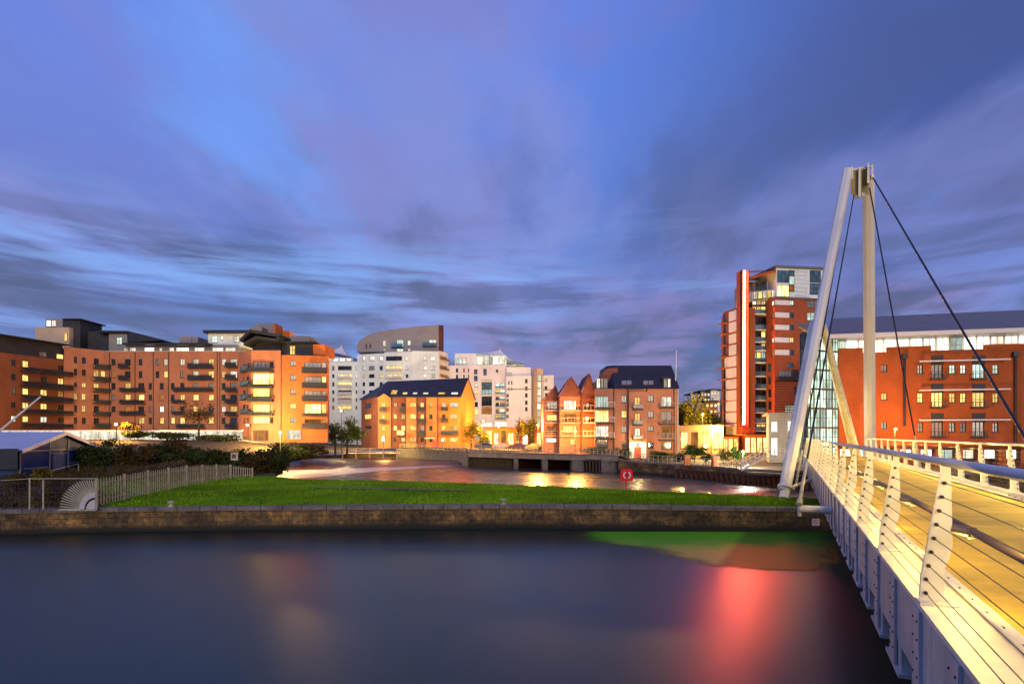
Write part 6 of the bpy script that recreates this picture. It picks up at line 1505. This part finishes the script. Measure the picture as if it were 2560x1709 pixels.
for i in range(15000):
    p = rng.uniform(-160, 640); Y = rng.uniform(28, 62)
    if p > lerp_tab([(25,222),(28,232),(44.7,560),(49,640),(70,640)], Y)[0]: continue
    z = gz(p, Y) if Y > 49 else ZG
    if P(p, 0, Y).x > -46 and 47 < Y < 62 and P(p,0,Y).x < -37 and rng.random() < .5: continue
    c = gp3(p, Y, z-.02); h = rng.uniform(.08,.38)*(1.2 if Y > 40 else .8); an = rng.uniform(0,6.28); w = rng.uniform(.05,.14)
    e = Vector((math.cos(an)*w, math.sin(an)*w, 0)); mb.q(c-e, c+e, c+e*.3+Vector((rng.uniform(-.15,.15), rng.uniform(-.15,.15), h)))
tag(mb.build('undergrowth', 'leaf_brown'), 'brown weeds and long grass on the rough ground left of the fence', 'undergrowth', kind='stuff')
# dark scrub in front of the orange bank
SCR = [(236,1112,1178,90,57,'leaf_dark','dark bush touching the right eave of the blue shed'),(285,1098,1175,95,60,'leaf_dark','dark bush second to the right of the blue shed'),
 (340,1108,1165,90,57,'leaf_brown','brownish bush rising behind the palisade fence middle'),(395,1112,1160,85,60,'leaf_dark','low dark bush behind the fence under the orange street light'),
 (448,1088,1155,70,62,'leaf_brown','taller reddish brown bush before the white wall hump'),(492,1120,1160,80,58,'leaf_dark','low dark bush left of the notice board'),
 (545,1112,1168,90,56,'leaf_dark','dark bush directly behind the notice board'),(600,1120,1192,80,53,'leaf_dark','dark bush at the end of the palisade fence'),
 (648,1116,1198,80,52,'leaf_brown','dark bush overhanging the far end of the palisade fence'),(690,1112,1196,70,54,'leaf_dark','dark bush at the water edge where grass begins'),
 (735,1100,1152,110,88,'leaf_dark','broad dark bush on the bank at the left end of the weir'),(782,1108,1146,70,97,'leaf_brown','low brown bush above the weir beside the faint railing')]
for i, (px, y0, y1, w, D, m, lb) in enumerate(SCR):
    tree('bush', px, D, y0, y1, w*1.2, gl(px, D), m, 2600, .13, lb, 'bush', 'dark bushes along the left bank', i+1, trunk=False, clumps=18)
for i, (px, y0, y1, w, D, m, lb) in enumerate([(40,1172,1272,120,33,'leaf_brown','tangled brown scrub at the left edge inside the wire fence'),(150,1180,1272,110,31,'leaf_brown','brown scrub between the wire fence posts'),(105,1168,1200,60,41,'leaf_yellow','yellow green weed clump before the blue shed'),(205,1195,1270,70,32,'leaf_brown','brown scrub behind the spiked fan')]):
    tree('bush', px, D, y0, y1, w, ZG, m, 1800, .06, lb, 'bush', 'scrub inside the wire fence', 50+i, trunk=False, clumps=16)
for i, (px, y0, y1, w, D, lb) in enumerate([(420,1078,1098,150,80,'long low dark hedge hump in front of the white wall, left part'),(545,1084,1104,110,80,'tapering low dark hedge hump in front of the white wall, right part'),(345,1076,1096,70,80,'small dark hedge hump under the orange street light')]):
    tree('hedge', px, D, y0, y1, w, gl(px, D), 'leaf_dark', 2200, .14, lb, 'hedge', 'low hedges by the white wall', 80+i, trunk=False, clumps=22)
TR = [('tree',325,81,1052,1085,50,'leaf_brown','small thin tree beside the orange street light',900,.14),
 ('tree',497,82,995,1075,88,'leaf_brown','bare looking brown tree before the long salmon block',700,.15),
 ('tree',838,99,1032,1114,62,'leaf_dark','dark tree at the right corner of the orange end block',1800,.16),
 ('tree',868,103,1040,1114,62,'leaf_green','dark green tree lit from behind by a yellow lamp',2000,.16),
 ('tree',893,105,1058,1114,44,'leaf_green','small green tree touching the dark end of the mill',1400,.15),
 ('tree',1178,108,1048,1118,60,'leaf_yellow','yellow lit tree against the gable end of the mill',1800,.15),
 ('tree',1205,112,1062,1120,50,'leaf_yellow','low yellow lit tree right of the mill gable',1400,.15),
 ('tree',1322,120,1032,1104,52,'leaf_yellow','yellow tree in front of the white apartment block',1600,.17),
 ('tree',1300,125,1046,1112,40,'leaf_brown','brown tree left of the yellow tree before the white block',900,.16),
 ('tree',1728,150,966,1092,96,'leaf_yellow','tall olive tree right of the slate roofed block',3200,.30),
 ('tree',1775,160,1020,1078,80,'leaf_dark','dark tree below the far hillside flats',1500,.30),
 ('tree',1700,112,1010,1080,50,'leaf_brown','brown tree at the right corner of the slate roofed block',1200,.18),
 ('tree',1737,66,1102,1152,62,'leaf_green','leafy green tree behind the left brick pillar',2200,.10),
 ('bush',1470,79.5,1112,1140,110,'leaf_dark','dark hedge behind the railing right of the road bridge',2200,.09),
 ('bush',1560,77.5,1116,1142,60,'leaf_dark','dark shrub left of the white doorway',1200,.09),
 ('bush',1652,74,1124,1152,84,'leaf_green','green bush right of the white doorway with red door',2200,.09),
 ('bush',1700,71,1128,1156,56,'leaf_dark','dark bush before the right end of the slate roofed block',1400,.09),
 ('bush',1765,64,1124,1158,36,'leaf_dark','small dark bush between the two brick pillars',1000,.08),
 ('bush',1808,63,1118,1156,36,'leaf_green','small round bush right of the second brick pillar',1000,.08),
 ('bush',1842,61.5,1112,1152,48,'leaf_green','bright green bush lit by the lamp near the white steps',1800,.08)]
for i, (nm, px, D, y0, y1, w, m, lb, n, lf) in enumerate(TR):
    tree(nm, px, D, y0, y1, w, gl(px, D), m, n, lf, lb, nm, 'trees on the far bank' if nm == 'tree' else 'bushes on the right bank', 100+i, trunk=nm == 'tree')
# wooded hill far behind
rng = random.Random(77); mb = MB()
for k in range(60):
    px = rng.uniform(1640, 1840); c = gp3(px, rng.uniform(230, 300), rng.uniform(8, 17)); crown(mb, c, Vector((6,6,5)), 60, .9, rng, 4)
tag(mb.build('woodland', 'leaf_dark'), 'dark wooded hillside far behind between slate block and red tower', 'woodland', kind='stuff')
mb = MB()
hp = [(1400,0),(1650,9),(1720,17),(1790,17),(1900,12),(2100,0)]
for (a, za), (b, zb_) in zip(hp[:-1], hp[1:]): mb.q(gp3(a,225,1), gp3(b,225,1), gp3(b,310,zb_+3), gp3(a,310,za+3))
tag(mb.build('hills', 'scrubg'), 'low hill behind the trees', kind='structure')

# ================================================================== CARS
def car_proto():
    t = thing('parked_car', (0,0,0), 'x', 'car', 'cars parked behind the parapet railing')
    prof = [(-1.55,.22),(-1.58,.55),(-1.40,.68),(-.80,.74),(-.38,1.06),(.55,1.08),(1.10,.74),(1.50,.66),(1.56,.24)]
    mb = MB(); w = .62; i0 = len(mb.v)
    rings = [(-w, .93), (-w*.96, 1.0), (w*.96, 1.0), (w, .93)]
    secs = [[Vector((x*(1 if k > .95 else .985), y*(1 if z < .76 else .82), z if k > .95 else z*.97+.01)) for x, z in prof] for y, k in rings]
    for a, b in zip(secs[:-1], secs[1:]):
        n = len(prof)
        for j in range(n): mb.q(a[j], a[(j+1) % n], b[(j+1) % n], b[j])
    mb.q(*secs[0]); mb.q(*secs[-1][::-1]); mb.build('body', surf('car_paint', (.02,.022,.05), .25, var=.05), t)
    mb = MB()
    for s in (-1, 1): y = s*.525; mb.q((-.68,s*.555,.77), (-.34,y,1.02), (.50,y,1.03), (.92,s*.555,.77))
    mb.q((-.76,-.46,.77), (-.76,.46,.77), (-.40,.43,1.04), (-.40,-.43,1.04)); mb.q((1.06,-.46,.77), (1.06,.46,.77), (.58,.43,1.05), (.58,-.43,1.05)); mb.build('windows', 'd', t)
    for x in (-1.0, .98):
        for s in (-1, 1):
            mb = MB(); mb.tube((x,s*.50,.23), (x,s*.64,.23), .23, n=14); wh = mb.build('wheel', 'tyre', t)
            mb = MB(); mb.tube((x,s*.645,.23), (x,s*.655,.23), .14, n=10); mb.build('rim', 'rim', wh)
    for x, m in ((-1.585,'g'),(1.555,'red')):
        for s in (-1, 1): mb = MB(); mb.box(x-.02, x+.02, s*.44-.12, s*.44+.12, .46, .58); mb.build('headlight' if m == 'g' else 'tail_light', m, t)
    return t
proto = car_proto()
cars = [(1214,101,'dark navy parked car behind the railing near the mill gable',(.02,.022,.05),.1),(1252,100,'silver parked car behind the railing below the white apartment block',(.4,.38,.36),.15),(1296,97,'dark violet parked car behind the middle of the parapet railing',(.06,.03,.09),-.1),
        (1335,96,'sand coloured parked car under the yellow tree',(.4,.3,.15),.2),(1372,93,'black parked car in front of the low orange terrace house',(.012,.012,.014),.05),(1394,94.5,'dark red parked car nearest the pointed clay gable',(.12,.015,.02),.3)]
for i, (px, D, lb, c, rz) in enumerate(cars):
    o = proto if i == 0 else copy_tree(proto)
    if i: 
        mt = surf('car_paint', c, .25, var=.05)
        for ch in o.children:
            if ch.name.startswith('body'): ch.material_slots[0].link = 'OBJECT'; ch.material_slots[0].material = mt
    x, y = Gp(px, D); o.location = (x, y, 2.18); o.rotation_euler = (0, 0, rz); o['label'] = lb

# ================================================================== LAMPS
def point(loc, col, pw, r=.25, name='lamp_light'):
    l = bpy.data.lights.new(name, 'POINT'); l.energy = pw; l.color = col; l.shadow_soft_size = r
    o = bpy.data.objects.new(name, l); COL.objects.link(o); o.location = loc; return o
SOD = (1.0, .46, .09); WRM = (1.0, .70, .26); COOL = (1.0, .93, .75)
LAMPS = [(290,1060,78,SOD,2600,'lampo','orange street lamp glowing before the step in the salmon blocks'),(619,1062,84,WRM,2600,'lampw','warm street lamp at the foot of the corner tower'),
 (853,1026,107,WRM,3400,'lampw','yellow street lamp glowing above the tree at the white tower'),(958,1092,105,(1.0,.58,.14),1100,'lampw','low warm lamp at the left corner of the mill'),
 (1208,1052,108,(1.0,.52,.06),3600,'lampo','tall orange street lamp right of the mill gable'),(1246,1066,118,SOD,4200,'lampw','street lamp below the white apartment block'),(1345,1062,92,SOD,2000,'lampo','orange street lamp in front of the low terrace house'),(1438,1078,81.5,SOD,1500,'lampo','orange street lamp before the pointed clay gable'),
 (1757,1034,138,(1.0,.66,.12),9000,'lampw','yellow street lamp high among the trees left of the red tower'),(1779,1077,95,SOD,1500,'lampo','orange street lamp at the left foot of the red tower'),(1763,1116,72,WRM,900,'lampw','low bright lamp above the left brick pillar'),
 (1858,1128,59.5,COOL,620,'lampw','small bright white lamp beside the green bush and steps'),(2239,1072,53.5,SOD,750,'lampo','orange street lamp in front of the red brick office'),
 (1106,1100,104,WRM,700,'lampw','small warm lamp behind the railing before the mill gable'),(1272,1099,104,SOD,1300,'lampo','small orange lamp behind the parked cars in the middle'),(1402,1104,88,WRM,650,'lampw','small warm lamp beside the black parked car'),(1706,1096,86,(1.0,.62,.10),1500,'lampo','orange lamp at the right corner of the slate roofed block'),(1800,1098,84,(1.0,.62,.10),1300,'lampo','yellow orange lamp close to the foot of the red tower'),
 (700,1080,74,(1.0,.56,.15),3400,'lampo','orange street lamp before the corner of the orange end block')]
for px, py, D, col, pw, m, lb in LAMPS:
    c = P(px, py, D); zb = gl(px, D)
    t = thing('street_lamp', (c.x, c.y, zb), lb, 'street lamp', 'street lamps along the banks')
    mb = MB(); mb.tube((c.x,c.y+.12,zb-.2), (c.x,c.y+.12,c.z+.1), .06, .04, n=8); mb.tube((c.x,c.y+.12,c.z+.1), (c.x,c.y-.02,c.z+.14), .03, n=6); mb.build('post', 'dark', t)
    mb = MB(); mb.ball(c, .17 if D > 70 else .12, 10, 6, (1,1,.8)); mb.build('lantern', m, t)
    if px in (290, 619, 853, 958, 1106, 1208, 1246, 1272, 1402):
        # added screen on the water side blocks the lamp's reflection in the water
        mb = MB(); R_ = .36; h_ = .16; cc = Vector((c.x, c.y+.45, c.z-.02)); ar = [math.radians(a) for a in range(185, 356, 17)]
        for a0, a1 in zip(ar[:-1], ar[1:]):
            u0, u1 = Vector((math.cos(a0)*R_, math.sin(a0)*R_, 0)), Vector((math.cos(a1)*R_, math.sin(a1)*R_, 0)); v_ = Vector((0,0,h_))
            mb.q(cc+u0-v_, cc+u1-v_, cc+u1+v_, cc+u0+v_)
        mb.build('added_screen', 'dark', t)
        point(cc, col, pw*3.2, .1)
    else: point((c.x, c.y-.6, c.z-.05), col, pw*3.2, .3)
# entrance and bridge lights
c = P(1590, 1106, 79.0)
t = thing('wall_lamp', (c.x, c.y, c.z), 'bright lamp above the white doorway with red door', 'lamp'); mb = MB(); mb.box(c.x-.12, c.x+.12, c.y-.1, c.y+.1, c.z-.05, c.z+.08); mb.build('lantern', 'lampw', t); mb = MB(); mb.box(c.x-.04, c.x+.04, c.y+.1, c.y+.42, c.z, c.z+.05); mb.build('arm', 'dark', t)
point((c.x, c.y-.5, c.z-.1), WRM, 240, .15)
for i in range(-1, 17):
    for w_ in (.40, W-.40):
        point(B3(2.97*i+.10, w_, ZD+.52), (1.0, .67, .11), 42, .05, 'rail_light')
        point(B3(2.97*i+1.5, w_, ZD+1.15), (1.0, .67, .10), 50, .05, 'rail_light')

# ================================================================== WORLD, SUN, CAMERA
wd = bpy.data.worlds.new('World'); S.world = wd; wd.use_nodes = True; nt = wd.node_tree
for n in list(nt.nodes): nt.nodes.remove(n)
out = nt.nodes.new('ShaderNodeOutputWorld'); bg = N(nt, 'ShaderNodeBackground')
tc = N(nt, 'ShaderNodeTexCoord'); sp = N(nt, 'ShaderNodeSeparateXYZ'); L(nt, tc.outputs['Generated'], sp.inputs[0])
def math_(op, a, b=None, c=None):
    n = N(nt, 'ShaderNodeMath', operation=op)
    for i, v in enumerate((a, b, c)):
        if v is None: continue
        if isinstance(v, (int, float)): n.inputs[i].default_value = v
        else: L(nt, v, n.inputs[i])
    return n.outputs[0]
def mix(fac, a, b, mode='MIX'):
    n = N(nt, 'ShaderNodeMix', data_type='RGBA', blend_type=mode)
    for k, v in ((0, fac), (6, a), (7, b)):
        if isinstance(v, tuple): n.inputs[k].default_value = (*v, 1)
        elif isinstance(v, (int, float)): n.inputs[k].default_value = v
        else: L(nt, v, n.inputs[k])
    return n.outputs[2]
def smooth(v, a, b, lo=0.0, hi=1.0):
    n = N(nt, 'ShaderNodeMapRange', interpolation_type='SMOOTHSTEP'); L(nt, v, n.inputs['Value'])
    n.inputs['From Min'].default_value = a; n.inputs['From Max'].default_value = b; n.inputs['To Min'].default_value = lo; n.inputs['To Max'].default_value = hi
    return n.outputs['Result']
X, Y, Z = sp.outputs
zc = math_('ADD', math_('MAXIMUM', Z, 0.0), 0.16)
cx, cy = math_('DIVIDE', X, zc), math_('DIVIDE', math_('ABSOLUTE', Y), zc)
def cloud(sx, sy, ox, scale, det, rough=.55, dist=0.12):
    cb = N(nt, 'ShaderNodeCombineXYZ'); L(nt, math_('MULTIPLY_ADD', cx, sx, ox), cb.inputs[0]); L(nt, math_('MULTIPLY_ADD', cy, sy, ox*.37), cb.inputs[1]); cb.inputs[2].default_value = ox*.7
    n = N(nt, 'ShaderNodeTexNoise'); n.inputs['Scale'].default_value = scale; n.inputs['Detail'].default_value = det; n.inputs['Roughness'].default_value = rough; n.inputs['Distortion'].default_value = dist
    L(nt, cb.outputs[0], n.inputs['Vector']); return n.outputs['Fac']
k1 = cloud(1.0, .46, 3.1, 1.25, 6, .52)
k2 = cloud(1.0, .46, 11.7, 1.6, 7, .55)
k3 = cloud(.8, .5, 23.3, 1.1, 6, .52)
k4 = cloud(.8, .46, 41.0, 1.4, 6, .52)
base = ramp(nt, Z, [(0.0,(.045,.080,.21)),(0.12,(.056,.110,.32)),(0.26,(.095,.165,.52)),(0.45,(.105,.205,.68)),(0.75,(.105,.23,.84))])
right = smooth(X, -.05, .58)
base = mix(right, base, (.045,.075,.28))
col = mix(math_('MULTIPLY', smooth(k1, .47, .61), math_('MULTIPLY_ADD', right, -.3, .8)), base, (.20,.225,.55))
col = mix(math_('MULTIPLY', smooth(k3, .45, .58), smooth(X, -.32, .10, .25, .9)), col, (.195,.155,.40))
col = mix(math_('MULTIPLY', smooth(k4, .54, .68), smooth(X, -.05, -.40, .45, .9)), col, (.13,.29,.80))
col = mix(math_('MULTIPLY', smooth(k2, .49, .64), smooth(Z, .55, .10, .25, .9)), col, (.058,.066,.17))
# long flat cloud bars low over the horizon
cb = N(nt, 'ShaderNodeCombineXYZ'); L(nt, math_('MULTIPLY', X, 2.0), cb.inputs[0]); L(nt, math_('MULTIPLY', Z, 19.0), cb.inputs[1])
kb = N(nt, 'ShaderNodeTexNoise'); kb.inputs['Scale'].default_value = 1.3; kb.inputs['Detail'].default_value = 8; kb.inputs['Roughness'].default_value = .6; kb.inputs['Distortion'].default_value = .25; L(nt, cb.outputs[0], kb.inputs['Vector'])
low = smooth(Z, .40, .14)
col = mix(math_('MULTIPLY', smooth(kb.outputs['Fac'], .50, .36), math_('MULTIPLY', low, .75)), col, (.052,.070,.185))
col = mix(math_('MULTIPLY', smooth(kb.outputs['Fac'], .53, .66), math_('MULTIPLY', low, .75)), col, (.17,.29,.66))
brk = math_('MULTIPLY', math_('MULTIPLY', smooth(Z, .16, .22), smooth(Z, .32, .25)), smooth(X, .25, -.05))
col = mix(math_('MULTIPLY', math_('MULTIPLY', smooth(kb.outputs['Fac'], .40, .60), brk), .75), col, (.20,.36,.80))
skyt = N(nt, 'ShaderNodeTexSky', sky_type='NISHITA'); skyt.sun_disc = False; skyt.sun_elevation = math.radians(11); skyt.sun_rotation = math.radians(171)
col = mix(0.012, col, skyt.outputs['Color'], 'ADD')
L(nt, col, bg.inputs['Color']); bg.inputs['Strength'].default_value = 1.12
L(nt, bg.outputs['Background'], out.inputs['Surface'])

sl = bpy.data.lights.new('sun', 'SUN'); sl.energy = 1.25; sl.angle = math.radians(24); sl.color = (1.0, .83, .66)
so = bpy.data.objects.new('sun', sl); COL.objects.link(so); so.rotation_euler = (math.radians(79), 0, math.radians(9))

cam = bpy.data.cameras.new('camera'); co = bpy.data.objects.new('camera', cam); COL.objects.link(co)
co.location = (0, 0, CZ); co.rotation_euler = (math.radians(90), 0, 0)
cam.sensor_width = 36; cam.sensor_fit = 'HORIZONTAL'; cam.lens = F/2560*36; cam.shift_y = (HY-854.5)/2560; cam.clip_start = .05; cam.clip_end = 4000
S.camera = co
S.view_settings.view_transform = 'Standard'; S.view_settings.look = 'None'; S.view_settings.exposure = 0; S.view_settings.gamma = 1
S.render.engine = 'CYCLES'; S.cycles.use_denoising = True; S.cycles.sample_clamp_indirect = 40; S.cycles.max_bounces = 6; S.cycles.caustics_reflective = False; S.cycles.caustics_refractive = False
S.cycles.use_light_tree = True
